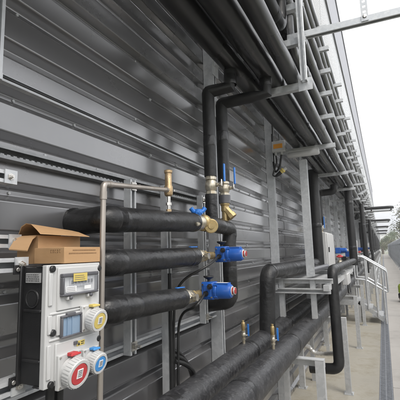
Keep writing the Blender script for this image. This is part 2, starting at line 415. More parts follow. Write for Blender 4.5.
# outer hanger of the second frame
t=thing('rack_hanger','vertical galvanised hanger strut at the outer end of the lowest bracket arm','strut',(0.69,2.255,2.6))
mb=MB(); mb.strut((0.70,2.262,2.632),(0.70,2.262,4.3),-Y1,0.036,0.036); part('strut',mb,'galv',t)
mb=MB(); mb.box(0.66,0.745,2.264,2.268,2.58,2.66); part('foot_plate',mb,'galv',t)
t=thing('cross_rail','galvanised channel rail crossing overhead from the pipe rack out over the walkway','strut',(0.7,2.3,2.99))
mb=MB(); mb.strut((0.60,2.33,3.005),(1.9,2.33,2.965),-Z1,0.041,0.041); part('channel',mb,'galv',t)
t2=thing('perforated_strap','short perforated steel strap hanging down onto the crossing rail','strap',(1.07,2.35,3.0))
mb=MB()
cx,cy,cz=1.07,2.306,2.955; w=0.02
mb.box(cx-w,cx-0.008,cy-0.002,cy+0.001,cz,3.65); mb.box(cx+0.008,cx+w,cy-0.002,cy+0.001,cz,3.65)
z=cz
while z<3.63: mb.box(cx-0.008,cx+0.008,cy-0.002,cy+0.001,z,z+0.018); z+=0.034
part('strap',mb,'galv',t2,bevel=0)
mb=MB(); mb.lathe((cx,cy-0.001,cz+0.03),-Y1,[(0,0.012),(0.008,0.012),(0.009,0.007)],6); part('bolt',mb,'steel',t2)

# tier pipes
tiers=[[(0.335,0.064,'low'),(0.488,0.069,'low'),(0.622,0.048,'low')],
       [(0.20,0.05,''),(0.36,0.055,''),(0.60,0.05,'bent')],
       [(0.2,0.05,''),(0.42,0.055,''),(0.60,0.053,'')],
       [(0.25,0.05,''),(0.45,0.05,''),(0.61,0.048,'')],
       [(0.3,0.05,''),(0.6,0.048,'')],[(0.35,0.05,''),(0.6,0.045,'')]]
tname=['lowest','second','third','fourth','fifth','top']
for i,row in enumerate(tiers):
    for j,(x,r,k) in enumerate(row):
        where=['innermost','middle','outermost'][j if len(row)==3 else j*2]
        lab='black insulated pipe, %s in the %s tier of the overhead rack'%(where,tname[i])
        o_=MB(); z=TZ[i]+r-0.002
        if k=='bent': path=fil([(x-0.02,2.42,4.4),(x-0.02,2.42,z),(x,2.9,z),(x,82,z)],0.1)
        else: path=[(x,-3.2,z),(x,82,z)]
        # dense near the camera, coarse far off
        P=[path[0]]; 
        for a,b in zip(path[:-1],path[1:]):
            a,b=V(a),V(b)
            if (b-a).length<3: P.append(b); continue
            y=a.y
            while y<b.y-0.01:
                y=min(b.y, y+(0.25 if y<12 else 3.0)); P.append(V((b.x,y,b.z)))
        rnd=random.Random(i*7+j); P=[V(p) for p in P]
        P=[p+V((rnd.uniform(-.003,.003),0,rnd.uniform(-.002,.0)-0.007*math.sin(math.pi*(p.y-2.29)/1.53)**2)) if 0<q<len(P)-1 and p.z<z+0.01 else p for q,p in enumerate(P)]
        o_.tube(P,[r*(1+rnd.uniform(-.03,.02)) for _ in P],20,0)
        for q in range(14):
            yy=-0.2+q*1.15+rnd.uniform(0,.3)
            if k=='bent' and yy<3.1: continue
            o_.tube([(x,yy-.03,z),(x,yy-.025,z),(x,yy+.025,z),(x,yy+.03,z)],[r,r*1.025,r*1.025,r],20,1,cap=False)
        tag(o_.build('overhead_pipe',['foam_over','tape']),lab,'pipe','insulated pipes of the overhead rack')
mb=MB(); pipe(mb,fil([(0.575,-3,TZ[1]+0.05),(0.575,2.215,TZ[1]+0.05),(0.575,2.215,4.4)],0.1,8),0.05,20,0,1)
tag(mb.build('elbow_pipe',['foam_over','tape']),'black insulated pipe in the rack that bends upward before the crossing rail','pipe','insulated pipes of the overhead rack')

# ------------------------------------------------------------------ wall rails and struts
def rail(name,p0,p1,d,label,w=0.041,serr=False):
    t=MB(); t.strut(p0,p1,d,w,0.041); 
    if serr:
        a,b=V(p0),V(p1); n=int((b-a).length/0.022)
        for k in range(n):
            c=a.lerp(b,(k+0.5)/n); t.box(c.x+0.036,c.x+0.0405,c.y-0.006,c.y+0.006,c.z-0.0105,c.z-0.0065)
    o=t.build(name,'galv_aged' if serr else 'galv'); return tag(o,label,'strut','galvanised rails on the wall')
mb.box(0.0005,0.003,-3,2.19,2.15,2.185); mb.box(0.003,0.024,-3,2.19,2.15,2.1535); mb.box(0.0215,0.024,-3,2.19,2.1535,2.158)
tag(mb.build('wall_rail','galv',bevel=0.0008),'upper thin galvanised angle along the wall holding a black cable, ending at the risers','strut','galvanised rails on the wall')
mb=MB(); mb.tube([(0.0135,-3,2.1648),(0.0135,2.2,2.1648)],0.0102,12); tag(mb.build('wall_cable','rubbercable'),'straight black cable lying in the upper thin rail along the wall','cable')
rail('wall_rail',(0.003,-3,1.90),(0.003,2.16,1.925),X1,'middle galvanised channel rail along the wall, just above the copper pipe',serr=True)
rail('wall_rail',(0.003,0.4,1.205),(0.003,2.4,1.205),X1,'lowest galvanised channel rail along the wall, under the three valve pipes')
def wstrut(y,z0,z1,label,x=0.046):
    t=thing('wall_strut',label,'strut',(x,y,z0),'vertical struts behind the valve pipes')
    mb=MB(); mb.strut((x,y+0.0205,z0),(x,y+0.0205,z1),X1,0.041,0.036); part('channel',mb,'galv',t)
    for z in (z0+0.035,z1-0.03):
        mb=MB(); mb.box(x+0.03,x+0.042,y+0.003,y+0.038,z-0.018,z+0.018); mb.lathe((x+0.042,y+0.0205,z),X1,[(0,0.011),(0.009,0.011),(0.0091,0.006),(0.03,0.006)],6)
        part('channel_bolt',mb,'steel',t)
wstrut(1.30,1.185,1.925,'galvanised strut behind the bends of the valve pipes, nearest the copper pipe')
wstrut(1.60,0.0,1.945,'galvanised strut with black cables running down it, middle of three')
wstrut(2.02,1.185,1.945,'galvanised strut behind the ball valves, farthest of three')
# post at the left edge
t=thing('left_post','pale galvanised post at the left edge, cut off above the rail ends','strut',(0.12,0.63,2.1))
mb=MB(); q=at(4,40,X=0.09); mb.strut((0.05,q.y-0.021,2.135),(0.05,q.y-0.021,4.0),X1,0.041,0.041); part('channel',mb,'galv',t)
mb=MB(); mb.box(0.046,0.10,q.y-0.06,q.y-0.005,2.112,2.132); part('end_plate',mb,'galv',t)

# cantilever rails carrying the socket box
def boxrail(px,py0,py1,label,o=0.0):
    a=at(px,py0,X=0.20-o); b=at(px,py1,X=0.20-o); z=(a.z+b.z)/2; y=a.y
    t=thing('box_rail',label,'strut',(0.18-o,y,z),'short rails ending left of the socket box')
    mb=MB(); mb.strut((0.158-o,-2.5,z),(0.158-o,y-0.002,z),X1,0.036,0.04); part('channel',mb,'galv',t)
    mb=MB(); mb.box(0.199-o,0.203-o,y-0.036,y,z-0.02,z+0.02); mb.box(0.158-o,0.203-o,y,y+0.003,z-0.02,z+0.02); part('end_plate',mb,'galv',t)
    mb=MB(); mb.lathe((0.203-o,y-0.018,z),X1,[(0,0.010),(0.003,0.010),(0.0031,0.007),(0.009,0.007),(0.0091,0.004),(0.013,0.004)],6); part('bolt',mb,'steel',t)
boxrail(16,172,184,'uppermost short channel rail end at the left edge, well above the box',0.09)
boxrail(20,236,247,'short channel rail end level with the open cardboard box flap',0.09)
boxrail(27,258,271,'channel rail whose end carries the top of the socket box')
boxrail(24,376,391,'channel rail whose end carries the bottom of the socket box')

# ------------------------------------------------------------------ socket box
FX=0.300
sb=thing('socket_box','black and white outdoor power socket box with red, blue and yellow sockets','socket box',(0.25,0.76,1.285))
y0,y1,z0,z1=0.667,0.858,1.285,1.578
mb=MB(); mb.box(0.212,0.284,y0+0.004,y1-0.004,z0+0.004,z1-0.004)
for z in (z0+0.062,z1-0.112): mb.box(0.222,0.283,y0-0.001,y0+0.006,z-0.004,z+0.004)
mb.box(0.205,0.2125,y0-0.004,y1+0.004,z0,z1)
mb.box(0.262,0.284,y0-0.001,y1+0.001,z0+0.001,z0+0.006); mb.box(0.262,0.284,y0-0.001,y1+0.001,z1-0.006,z1-0.001)
base=part('enclosure',mb,'blackplastic',sb,bevel=0.003)
mb=MB(); c=V((0.248,y0+0.0035,z1-0.083))
ring=[(c.x+math.cos(a)*0.021,c.y,c.z+math.sin(a)*0.021) for a in [i*2*math.pi/24 for i in range(25)]]
mb.tube(ring,0.0028,8); mb.lathe(c,-Y1,[(0,0.018),(0.002,0.018)],24); part('knockout',mb,'blackplastic',sb,sub=base)
mb=MB(); mb.box(0.227,0.277,y0-0.0008,y0+0.0045,z1-0.043,z1-0.019)
rnd=random.Random(3)
for k in range(4):
    x=0.229
    while x<0.272:
        l=rnd.uniform(0.003,0.009); mb.box(x,min(x+l,0.275),y0-0.0012,y0-0.0007,z1-0.024-k*0.005,z1-0.0225-k*0.005,1); x+=l+0.002
part('rating_label',mb,['greylabel','ink'],sb,sub=base)
for (zz) in (z0+0.01,z1-0.01):
    mb=MB(); mb.box(0.200,0.206,y0-0.018,y0,zz-0.012,zz+0.012); mb.lathe((0.206,y0-0.009,zz),X1,[(0,0.006),(0.004,0.006)],6,1); part('fixing_lug',mb,['blackplastic','steel'],sb,bevel=0.001)
# white front
mb=MB(); mb.box(0.284,FX,y0,y1,z0,z1)
for zz in (z0+0.11,z1-0.12): mb.box(FX-0.001,FX+0.003,y0+0.012,y1-0.006,zz-0.003,zz+0.003)
mb.box(FX-0.001,FX+0.005,y0+0.03,y1-0.004,z0+0.012,z0+0.10); mb.box(FX-0.001,FX+0.005,y0+0.032,y1-0.012,z0+0.118,z1-0.125); mb.box(FX-0.001,FX+0.005,y0+0.032,y1-0.006,z1-0.115,z1-0.008)
mb.box(FX-0.0005,FX+0.004,y0+0.006,y0+0.018,z0+0.02,z0+0.10); mb.box(FX-0.0005,FX+0.004,y0+0.006,y0+0.018,z0+0.125,z0+0.17);mb.box(FX-0.0005,FX+0.004,y0+0.006,y0+0.018,z1-0.10,z1-0.02)
front=part('front_cover',mb,'whiteplastic',sb,bevel=0.003)
for (px,py) in ((52,269),(52,333),(50,385),(101,337),(100,268),(52,300)):
    p=at(px,py,X=FX); 
    if px==52 and py==300: continue
    mb=MB(); mb.lathe((FX-0.001,min(max(p.y,y0+0.007),y1-0.006),p.z),X1,[(0,0.0085),(0.006,0.0085),(0.008,0.0065),(0.0081,0.003)],16); part('lid_screw',mb,'blackplastic',sb,bevel=0,sub=None)
def pbox(mb,px0,py0,px1,py1,x0,x1,mi=0):
    a=at(px0,py0,X=x1); b=at(px1,py1,X=x1); mb.box(x0,x1,min(a.y,b.y),max(a.y,b.y),min(a.z,b.z),max(a.z,b.z),mi)
# breaker window
A=at(61,297,X=0.31); B=at(97,271,X=0.31); wy0,wy1,wz0,wz1=A.y,B.y,A.z,B.z
mb=MB(); 
for (a,b,c,d) in ((wy0,wy1,wz1-0.009,wz1),(wy0,wy1,wz0,wz0+0.006),(wy0,wy0+0.006,wz0+0.006,wz1-0.009),(wy1-0.006,wy1,wz0+0.006,wz1-0.009)): mb.box(FX+0.004,FX+0.017,a,b,c,d)
wf=part('breaker_window',mb,'hinge',sb,bevel=0.002)
mb=MB(); mb.box(FX+0.004,FX+0.006,wy0+0.006,wy1-0.006,wz0+0.006,wz1-0.009,2)
for k in range(7):
    yy=wy0+0.03+k*0.012; mb.box(FX+0.006,FX+0.011,yy,yy+0.0105,wz0+0.022,wz0+0.045,0); mb.box(FX+0.011,FX+0.014,yy+0.003,yy+0.008,wz0+0.029,wz0+0.038,1)
part('breakers',mb,['breaker','ink','paper'],sb,sub=wf)
mb=MB(); mb.box(FX+0.0145,FX+0.016,wy0+0.006,wy1-0.006,wz0+0.006,wz1-0.009); part('clear_cover',mb,'clear',sb,sub=wf)
mb=MB(); mb.box(FX+0.0171,FX+0.018,wy0+0.034,wy0+0.084,wz1-0.022,wz1-0.001)
rnd=random.Random(5)
for k in range(3): mb.box(FX+0.018,FX+0.0183,wy0+0.038,wy0+0.038+rnd.uniform(0.02,0.042),wz1-0.008-k*0.005,wz1-0.0068-k*0.005,1)
part('warning_label',mb,['yellow','hinge'],sb,sub=wf)
mb=MB(); mb.box(FX+0.0161,FX+0.0168,wy0+0.010,wy0+0.046,wz0+0.010,wz0+0.024)
for k in range(3): mb.box(FX+0.0168,FX+0.0171,wy0+0.012,wy0+0.042,wz0+0.0125+k*0.004,wz0+0.0135+k*0.004,1)
part('paper_label',mb,['paper','hinge'],sb,sub=wf)
mb=MB(); mb.box(FX+0.0161,FX+0.0168,wy0+0.075,wy0+0.10,wz0+0.013,wz0+0.022); part('paper_label',mb,'paper',sb,sub=wf)
for yy in (wy0+0.028,wy1-0.03):
    mb=MB(); mb.box(FX+0.004,FX+0.014,yy-0.009,yy+0.009,wz0-0.010,wz0-0.001); mb.lathe((FX+0.014,yy,wz0-0.005),X1,[(0,0.005),(0.005,0.005),(0.006,0.003)],10,1); part('window_catch',mb,['whiteplastic','hinge'],sb,bevel=0.0015,sub=wf)
# small window
A=at(61,339,X=0.31); B=at(82,312,X=0.31)
mb=MB(); a,b,c,d=A.y,B.y,A.z,B.z
for q in ((a,b,d-0.005,d),(a,b,c,c+0.004),(a,a+0.005,c+0.004,d-0.005),(b-0.005,b,c+0.004,d-0.005)): mb.box(FX+0.004,FX+0.013,*q)
mb.box(FX+0.004,FX+0.014,a+0.018,a+0.046,d-0.003,d+0.005)
sw=part('meter_window',mb,'hinge',sb,bevel=0.0015)
mb=MB(); mb.box(FX+0.004,FX+0.008,a+0.005,b-0.005,c+0.004,d-0.005); mb.box(FX+0.008,FX+0.011,a+0.02,a+0.0215,c+0.004,d-0.005); mb.box(FX+0.008,FX+0.011,a+0.036,a+0.0375,c+0.004,d-0.005); part('tinted_pane',mb,'windowblue',sb,sub=sw)
mb=MB(); p=at(76,343,X=FX+0.008); mb.box(FX+0.004,FX+0.010,p.y-0.006,p.y+0.006,p.z-0.004,p.z+0.005); part('window_catch',mb,'hinge',sb,bevel=0.0015,sub=sw)
mb=MB(); p=at(81,343,X=FX+0.007); mb.box(FX+0.0051,FX+0.0058,p.y-0.014,p.y+0.015,p.z-0.006,p.z+0.007)
mb.add([(FX+0.0061,p.y-0.011,p.z-0.004),(FX+0.0061,p.y-0.002,p.z-0.004),(FX+0.0061,p.y-0.0065,p.z+0.005)],[(0,1,2)],1)
mb.box(FX+0.0058,FX+0.0061,p.y+0.001,p.y+0.013,p.z+0.002,p.z+0.004,1); mb.box(FX+0.0058,FX+0.0061,p.y+0.001,p.y+0.011,p.z-0.003,p.z-0.001,1)
part('hazard_sticker',mb,['yellow','ink'],sb)
def socket(name,px,py,r,col,tilt=0.0):
    p=at(px,py,X=FX+0.03); o=V((FX+0.002,p.y,p.z)); ax=V((1,-0.02,-0.22)).normalized()
    mb=MB(); k=r
    mb.obox(o+X1*0.006,X1,Y1,Z1,0.006,k*1.02,k*1.10); mb.lathe(o+X1*0.008,ax,[(0,k*0.86),(0.012,k*0.84),(0.016,k*0.84)],32)
    body=part(name,mb,'whiteplastic',sb,bevel=0.002)
    mb=MB(); c=o+X1*0.008; prof=[(0.014,k*0.93),(0.015,k*0.98),(0.034,k*0.96),(0.038,k*0.90),(0.038,k*0.72),(0.034,k*0.70),(0.030,0)]
    mb.lathe(c,ax,prof,40)
    u=ax.cross(Z1).normalized(); w=u.cross(ax)
    for i in range(28):
        a=i*2*math.pi/28; d=u*math.cos(a)+w*math.sin(a); mb.obox(c+ax*0.0245+d*k*0.975,ax,d.cross(ax),d,0.010,0.0013,0.0008)
    part('screw_ring',mb,'whiteplastic',sb,sub=body)
    mb=MB(); mb.lathe(c,ax,[(0.0305,k*0.695),(0.0365,k*0.69),(0.0375,k*0.66),(0.0376,0)],36); cap=part('hinged_cap',mb,col,sb,sub=body)
    mb=MB(); cc=c+ax*0.0380; mb.obox(cc+w*k*0.05,u,w,ax,k*0.24,k*0.30,0.0008)
    for j in range(4): mb.obox(cc+w*(k*0.05+k*0.2-j*k*0.12)+ax*0.001,u,w,ax,k*0.17,k*0.025,0.0004,1)
    part('rating_plate',mb,['paper','hinge'],sb,sub=body)
    mb=MB(); mb.obox(o+X1*0.020+Z1*k*1.02-Y1*0.0,X1,Y1,Z1,0.009,k*0.30,k*0.12); mb.cyl(o+X1*0.03+Z1*k*1.02-Y1*k*0.45,o+X1*0.03+Z1*k*1.02+Y1*k*0.45,0.003,10); part('cap_hinge',mb,col,sb,bevel=0.002,sub=body)
    for s1 in (-1,1):
        mb=MB()
        for s2 in (-1,1): mb.lathe(o+X1*0.012+Y1*k*0.88*s1+Z1*k*0.95*s2,X1,[(0,0.003),(0.002,0.003),(0.003,0.001)],10)
        part('face_screw',mb,'steel',sb,sub=body)
socket('red_socket',75,370,0.0375,'red'); socket('blue_socket',96,360,0.0285,'socketblue'); socket('yellow_socket',95.5,317.5,0.031,'yellow')
mb=MB()
for yy in (0.735,0.765): mb.cyl((0.248,yy,z0+0.006),(0.248,yy,z0-0.02),0.014,16); mb.tube([(0.248,yy,z0-0.02),(0.245,yy,z0-0.35),(0.2,yy+0.05,z0-0.9),(0.12,yy+0.1,0.02)],0.0115,12)
part('supply_cable',mb,'rubbercable',sb)

# ------------------------------------------------------------------ cardboard boxes on top
fx=0.296; c0=at(64,266,X=fx); c1=at(100,265,X=fx); top=at(64,247,X=fx).z; zt=z1+0.002
xl=at(34,258,Y=c0.y).x
t=thing('flat_carton','small flat closed brown cardboard box with printed text lying on the socket box','cardboard box',(0.25,c0.y,zt))
mb=MB(); mb.box(xl,fx,c0.y,c1.y,zt,top); bx=part('carton',mb,'card',t,bevel=0.0012)
mb=MB(); rnd=random.Random(11); h=top-zt
x=xl+(fx-xl)*0.30*1.9
for k in range(5):                                         # stencilled code on the short side, too small to read
    xx=xl+(fx-xl)*(0.56+k*0.07); 
    mb.box(xx,xx+0.0012,c0.y-0.0006,c0.y-0.0001,top-0.013,top-0.006); mb.box(xx,xx+0.0042,c0.y-0.0006,c0.y-0.0001,top-0.0072,top-0.006)
    if k%2: mb.box(xx+0.003,xx+0.0042,c0.y-0.0006,c0.y-0.0001,top-0.013,top-0.0072)
    mb.box(xx,xx+0.004,c0.y-0.0006,c0.y-0.0001,top-0.0142,top-0.013)
for row,zz in enumerate((top-0.010,top-0.0185)):
    y=c0.y+0.03-0.014*row
    while y<c1.y-0.02:
        l=rnd.uniform(0.002,0.005); mb.box(fx+0.0001,fx+0.0006,y,y+l,zz,zz+0.0032); y+=l+0.0014
part('printed_text',mb,'cardin',t)
t=thing('open_carton','open brown cardboard box with raised flaps behind the flat box on the socket box','cardboard box',(0.2,0.75,zt))
a=at(80,265,Y=c1.y-0.05); 
bx1=xl-0.006; bx0=bx1-0.085; by0=at(38,245,X=bx1).y; by1=at(80,245,X=bx1).y
zo=at(60,236,X=bx1).z
def sheetbox(mb,p,u,v,n,t=0.003): 
    """thin board with corner p, edges u, v and thickness t along n"""
    p,u,v,n=V(p),V(u),V(v),V(n).normalized()*t
    mb.add([p,p+u,p+u+v,p+v,p+n,p+u+n,p+u+v+n,p+v+n],[(0,3,2,1),(4,5,6,7),(0,1,5,4),(1,2,6,5),(2,3,7,6),(3,0,4,7)])
mb=MB(); h=zo-zt; th=0.003
sheetbox(mb,(bx1-th,by0,zt),(0,by1-by0,0),(0,0,h),X1); sheetbox(mb,(bx0,by0,zt),(0,by1-by0,0),(0,0,h),X1)
sheetbox(mb,(bx0+th,by0,zt),(bx1-bx0-2*th,0,0),(0,0,h),Y1); sheetbox(mb,(bx0+th,by1-th,zt),(bx1-bx0-2*th,0,0),(0,0,h),Y1); mb.box(bx0+th,bx1-th,by0+th,by1-th,zt,zt+0.003)
body=part('carton',mb,'card',t)
def flap(pts,label=None,th=0.003):
    """curved flap given as rows of (left,right) points"""
    mb=MB(); vs=[]; n=len(pts)
    for a,b in pts:
        a,b=V(a),V(b); mid=(a+b)/2
        vs += [a,b]
    nn=(V(pts[1][0])-V(pts[0][0])).cross(V(pts[0][1])-V(pts[0][0])).normalized()*th
    fs=[(2*i,2*i+1,2*i+3,2*i+2) for i in range(n-1)]; m_=len(vs); vs2=[v+nn for v in vs]
    fs2=[tuple(m_+q for q in reversed(f)) for f in fs]
    side=[]
    for i in range(n-1): side += [(2*i,2*i+2,m_+2*i+2,m_+2*i),(2*i+1,m_+2*i+1,m_+2*i+3,2*i+3)]
    side += [(0,m_,m_+1,1),(2*n-2,2*n-1,m_+2*n-1,m_+2*n-2)]
    mb.add(vs+vs2,fs+fs2+side); return mb
# top flap lifted, leaning over towards the camera
f1=flap([((bx0-0.005,by0+0.006,zo+0.002),(bx0-0.005,by1,zo+0.004)),((bx0+0.02,by0-0.004,zo+0.026),(bx0+0.02,by1+0.004,zo+0.020)),((bx0+0.045,by0-0.008,zo+0.034),(bx0+0.045,by1+0.004,zo+0.020)),((bx0+0.07,by0-0.012,zo+0.030),(bx0+0.075,by1+0.006,zo+0.013)),((bx1+0.012,by0-0.014,zo+0.012),(bx1+0.022,by1+0.008,zo+0.001)),((bx1+0.022,by0-0.012,zo+0.002),(bx1+0.034,by1+0.006,zo-0.002))])
part('lid_flap',f1,'card',t)
f2=flap([((bx0,by0,zo-0.002),(bx1-0.004,by0,zo-0.002)),((bx0+0.02,by0-0.022,zo-0.010),(bx1+0.002,by0-0.020,zo-0.012)),((bx0+0.03,by0-0.040,zo-0.026),(bx1+0.010,by0-0.036,zo-0.030)),((bx0+0.034,by0-0.052,zo-0.040),(bx1+0.014,by0-0.046,zo-0.045))])
part('side_flap',f2,'card',t)

# ------------------------------------------------------------------ three valve pipes
def ball_valve(mb,p,d,r,L=0.09,mi=0,hexr=1.25):
    """nickel ball valve body along d starting at p"""
    d=V(d).normalized()
    mb.lathe(p,d,[(0,r*0.8),(0.0,r*1.1),(L*0.18,r*1.1),(L*0.2,r*0.9)],8,mi)
    mb.lathe(V(p)+d*L*0.2,d,[(0,r*0.85),(L*0.10,r*1.12),(L*0.3,r*hexr),(L*0.5,r*1.12),(L*0.58,r*0.85)],20,mi)
    mb.lathe(V(p)+d*L*0.78,d,[(0,r*0.9),(L*0.02,r*1.1),(L*0.22,r*1.1),(L*0.22,r*0.7)],8,mi)
VP=[]
specs=[((105,219),(194,222.5),'uppermost of three black insulated valve pipes, feeding the blue lever valve',0.0465),
       ((105,263),(194,256.5),'middle of three black insulated valve pipes, with a blue actuator at its end',0.0455),
       ((105,311),(181,298),'lowest of three black insulated valve pipes, ending at the lower blue actuator',0.0455)]
for i,(p,q,lab,r) in enumerate(specs):
    a=at(*p,X=0.20); b=at(*q,X=0.20); VP.append((a,b,r))
    t=thing('valve_pipe',lab,'pipe',(0.2,a.y,a.z),'insulated valve pipes')
    wy=a.y+(0.055 if i==0 else 0.012); path=fil([(-0.03,wy,a.z+0.0),(a.x,a.y,a.z),b],0.03,5)
    mb=MB(); pipe(mb,path,r,24,0,1,every=0.55,wob=0.022,seed=20+i,step=0.07); part('insulation',mb,['foam','tape'],t)
    mb=MB(); q0=V((a.x,a.y,a.z)); dd=(b-a).normalized(); mb.tube([q0+dd*0.03,q0+dd*0.034,q0+dd*0.075,q0+dd*0.079],[r*0.99,r*1.03,r*1.03,r*0.99],24,0,cap=False); part('joint_tape',mb,'tape',t)
    mb=MB(); mb.tube([b-dd*0.004,b+dd*0.004],[r*1.0,r*0.99],24); mb.tube([b-dd*0.03,b-dd*0.027,b-dd*0.003,b],[r,r*1.035,r*1.03,r*0.98],24); part('end_tape',mb,'tape',t)
    mb=MB(); n=12; rnd=random.Random(i)
    # crumpled black sealing tape where it leaves the wall
    for k in range(3): mb.tube([(0.004+k*0.008,wy,a.z),(0.012+k*0.01,wy-0.002,a.z+rnd.uniform(-.004,.004)),(0.03+k*0.012,wy-0.006,a.z)],[r*1.12-k*0.001,r*1.2-k*0.004,r*1.03],18,0)
    part('wall_seal',mb,'tape',t)

def actuator(x0,yc,zc,label,s=0.93):
    t=thing('valve_actuator',label,'actuator',(x0,yc,zc),'blue valve actuators')
    L=0.165*s; h=0.042*s
    mb=MB(); mb.box(x0,x0+L*0.40,yc-0.036*s,yc+0.036*s,zc-h,zc+h); mb.box(x0+0.012,x0+L*0.36,yc-0.040*s,yc+0.040*s,zc-h*0.8,zc+h*0.8)
    mb.box(x0-0.002,x0+L*0.42,yc-0.030*s,yc+0.030*s,zc-h-0.004,zc+h+0.004)
    body=part('gear_housing',mb,'blue',t,bevel=0.004)
    mb=MB(); mb.lathe((x0+L*0.40,yc,zc-0.002),X1,[(0,h*0.96),(0.004,h*1.04),(L*0.1,h*1.04),(L*0.12,h*0.98),(L*0.5,h*0.94),(L*0.58,h*0.78),(L*0.6,h*0.55)],28)
    for k in range(4):
        a_=k*math.pi/2+0.78; mb.cyl((x0+L*0.44,yc+math.cos(a_)*h*1.0,zc+math.sin(a_)*h*1.0),(x0+L*0.56,yc+math.cos(a_)*h*1.0,zc+math.sin(a_)*h*1.0),0.006,10)
    mb.box(x0+L*0.45,x0+L*0.9,yc-h*0.55,yc+h*0.55,zc+h*0.55,zc+h*0.99)
    part('motor_cover',mb,'blue',t,bevel=0)
    mb=MB(); mb.lathe((x0+L*0.985,yc,zc),X1,[(0,h*0.44),(0.016,h*0.42),(0.02,h*0.36),(0.0205,0)],20,0); mb.lathe((x0+L*0.985-0.002,yc,zc),X1,[(0,h*0.58),(0.006,h*0.58),(0.007,h*0.5)],20,1); mb.lathe((x0+L*0.985+0.012,yc,zc),X1,[(0,h*0.45),(0.006,h*0.45)],20,1); ind=part('position_indicator',mb,['redglass','whiteplastic'],t)
    mb=MB(); mb.box(x0+L*0.48,x0+L*0.86,yc-h*0.5,yc+h*0.3,zc+h*0.99,zc+h*0.99+0.0006); part('name_plate',mb,'paper',t)
    for q,(xx,zz) in enumerate(((x0+0.03,zc-0.012),(x0+0.052,zc+0.022))):
        mb=MB(); mb.lathe((xx,yc-0.036*s,zz),-Y1,[(0,0.011),(0.006,0.011),(0.0061,0.013),(0.016,0.013),(0.0161,0.009),(0.024,0.008)],12); part('cable_gland',mb,'blackplastic',t)
    mb=MB()
    for sx in (0.01,L*0.37):
        for sz in (-1,1): mb.lathe((x0+sx,yc-0.0362*s,zc+sz*h*0.78),-Y1,[(0,0.005),(0.004,0.005)],6)
    part('housing_bolts',mb,'steel',t)
    mb=MB(); mb.cyl((x0+0.028,yc,zc+h),(x0+0.028,yc,zc+h+0.012),0.008,12); mb.lathe((x0+0.028,yc,zc+h+0.010),Z1,[(0,0.006),(0.006,0.010),(0.014,0.024),(0.018,0.027),(0.0225,0.026),(0.0226,0)],24); part('override_knob',mb,'blackplastic',t)
    return t
# actuator positions
A1=at(231.5,254,X=0.30); A2=at(219.5,290.5,X=0.30)
actuator(0.215,A1.y,A1.z,'blue motorised valve actuator on the middle valve pipe, the upper of two')
actuator(0.215,A2.y,A2.z,'blue motorised valve actuator on the lowest valve pipe, the lower of two')

# valves at the pipe ends
def end_valve(i,Lb,label,lever=True):
    a,b,r=VP[i]; d=(b-a).normalized(); 
    t=thing('ball_valve',label,'valve',b,'valves at the pipe ends')
    mb=MB(); ball_valve(mb,b-d*0.012,d,0.029,Lb); mb.lathe(b+X1*0.02+d*Lb*0.5,X1,[(0,0.013),(0.03,0.012),(0.031,0.016),(0.04,0.016)],10); 
    mb.lathe(b+d*Lb*0.15-Z1*0.0,Z1,[(0.0,0.012),(0.034,0.011),(0.035,0.006),(0.045,0.006)],10)
    part('valve_body',mb,'nickel',t)
    mb=MB(); c=b+d*(Lb*0.15)+Z1*0.047
    mb.obox(c-d*0.028+X1*0.004,d,X1,Z1,0.036,0.007,0.0025); part('lever',mb,'bluehandle',t,bevel=0.002)
    mb=MB(); mb.cyl(b+d*(Lb*0.3)+X1*0.018,b+d*(Lb*0.3)+X1*0.045,0.006,10); mb.cyl(b+d*(-0.008)+X1*0.03,b+d*0.05+X1*0.036,0.005,8); part('test_port',mb,'steel',t)
    mb=MB(); mb.lathe(b+d*Lb*0.98,d,[(0,0.02),(0.002,0.029),(0.018,0.029),(0.020,0.022)],8); mb.cyl(b+d*(Lb*0.9),V((0.2,2.14,b.z)),0.020,16); part('union_nut',mb,'brass',t)
end_valve(1,0.10,'nickel ball valve between the middle valve pipe and its blue actuator')
end_valve(2,0.10,'nickel ball valve between the lowest valve pipe and its blue actuator')
a,b,r=VP[0]; d=(b-a).normalized()
t=thing('ball_valve','nickel ball valve with blue butterfly handle at the end of the uppermost valve pipe','valve',b,'valves at the pipe ends')
mb=MB(); ball_valve(mb,b-d*0.012,d,0.033,0.13); mb.cyl(b+d*0.05,b+d*0.05+Z1*0.05,0.009,12)
mb.cyl(b+d*0.02+X1*0.02-Z1*0.008,b-d*0.06+X1*0.055-Z1*0.012,0.008,10); mb.lathe(b-d*0.06+X1*0.055-Z1*0.012,V((-0.4,-1,-0.05)),[(0,0.010),(0.014,0.010),(0.016,0.006)],8)
part('valve_body',mb,'nickel',t)
mb=MB(); c=b+d*0.05+Z1*0.055
mb.lathe(c-Z1*0.018,Z1,[(0,0.015),(0.014,0.024),(0.03,0.022),(0.034,0.012)],16)
for s in (-1,1):
    dd=(d*0.75*s+X1*0.66*s).normalized(); mb.tube([c+dd*0.008,c+dd*0.028+Z1*0.006,c+dd*0.04+Z1*0.022],[0.013,0.012,0.012],10)
for k in range(8): a_=k*math.pi/4; mb.obox(c+V((math.cos(a_),math.sin(a_),0))*0.02-Z1*0.003,X1,Y1,Z1,0.004,0.004,0.008)
mb.obox(c-d*0.045-Z1*0.010,d,X1,Z1,0.028,0.005,0.002)
part('butterfly_handle',mb,'bluehandle',t,bevel=0.0015)
ud=V((0.55,-0.83,-0.05)).normalized(); uc=at(211,226,X=0.245)
mb=MB(); mb.lathe(uc-ud*0.03,ud,[(0,0.02),(0.012,0.030),(0.02,0.038),(0.034,0.038),(0.037,0.034),(0.0375,0.018),(0.043,0.016),(0.0435,0)],26); part('union_cap',mb,'brass',t)
mb=MB(); mb.lathe(b+d*0.085,d,[(0,0.028),(0.002,0.036),(0.012,0.044),(0.034,0.045),(0.036,0.040),(0.045,0.03)],28); part('union_face',mb,'brass',t)

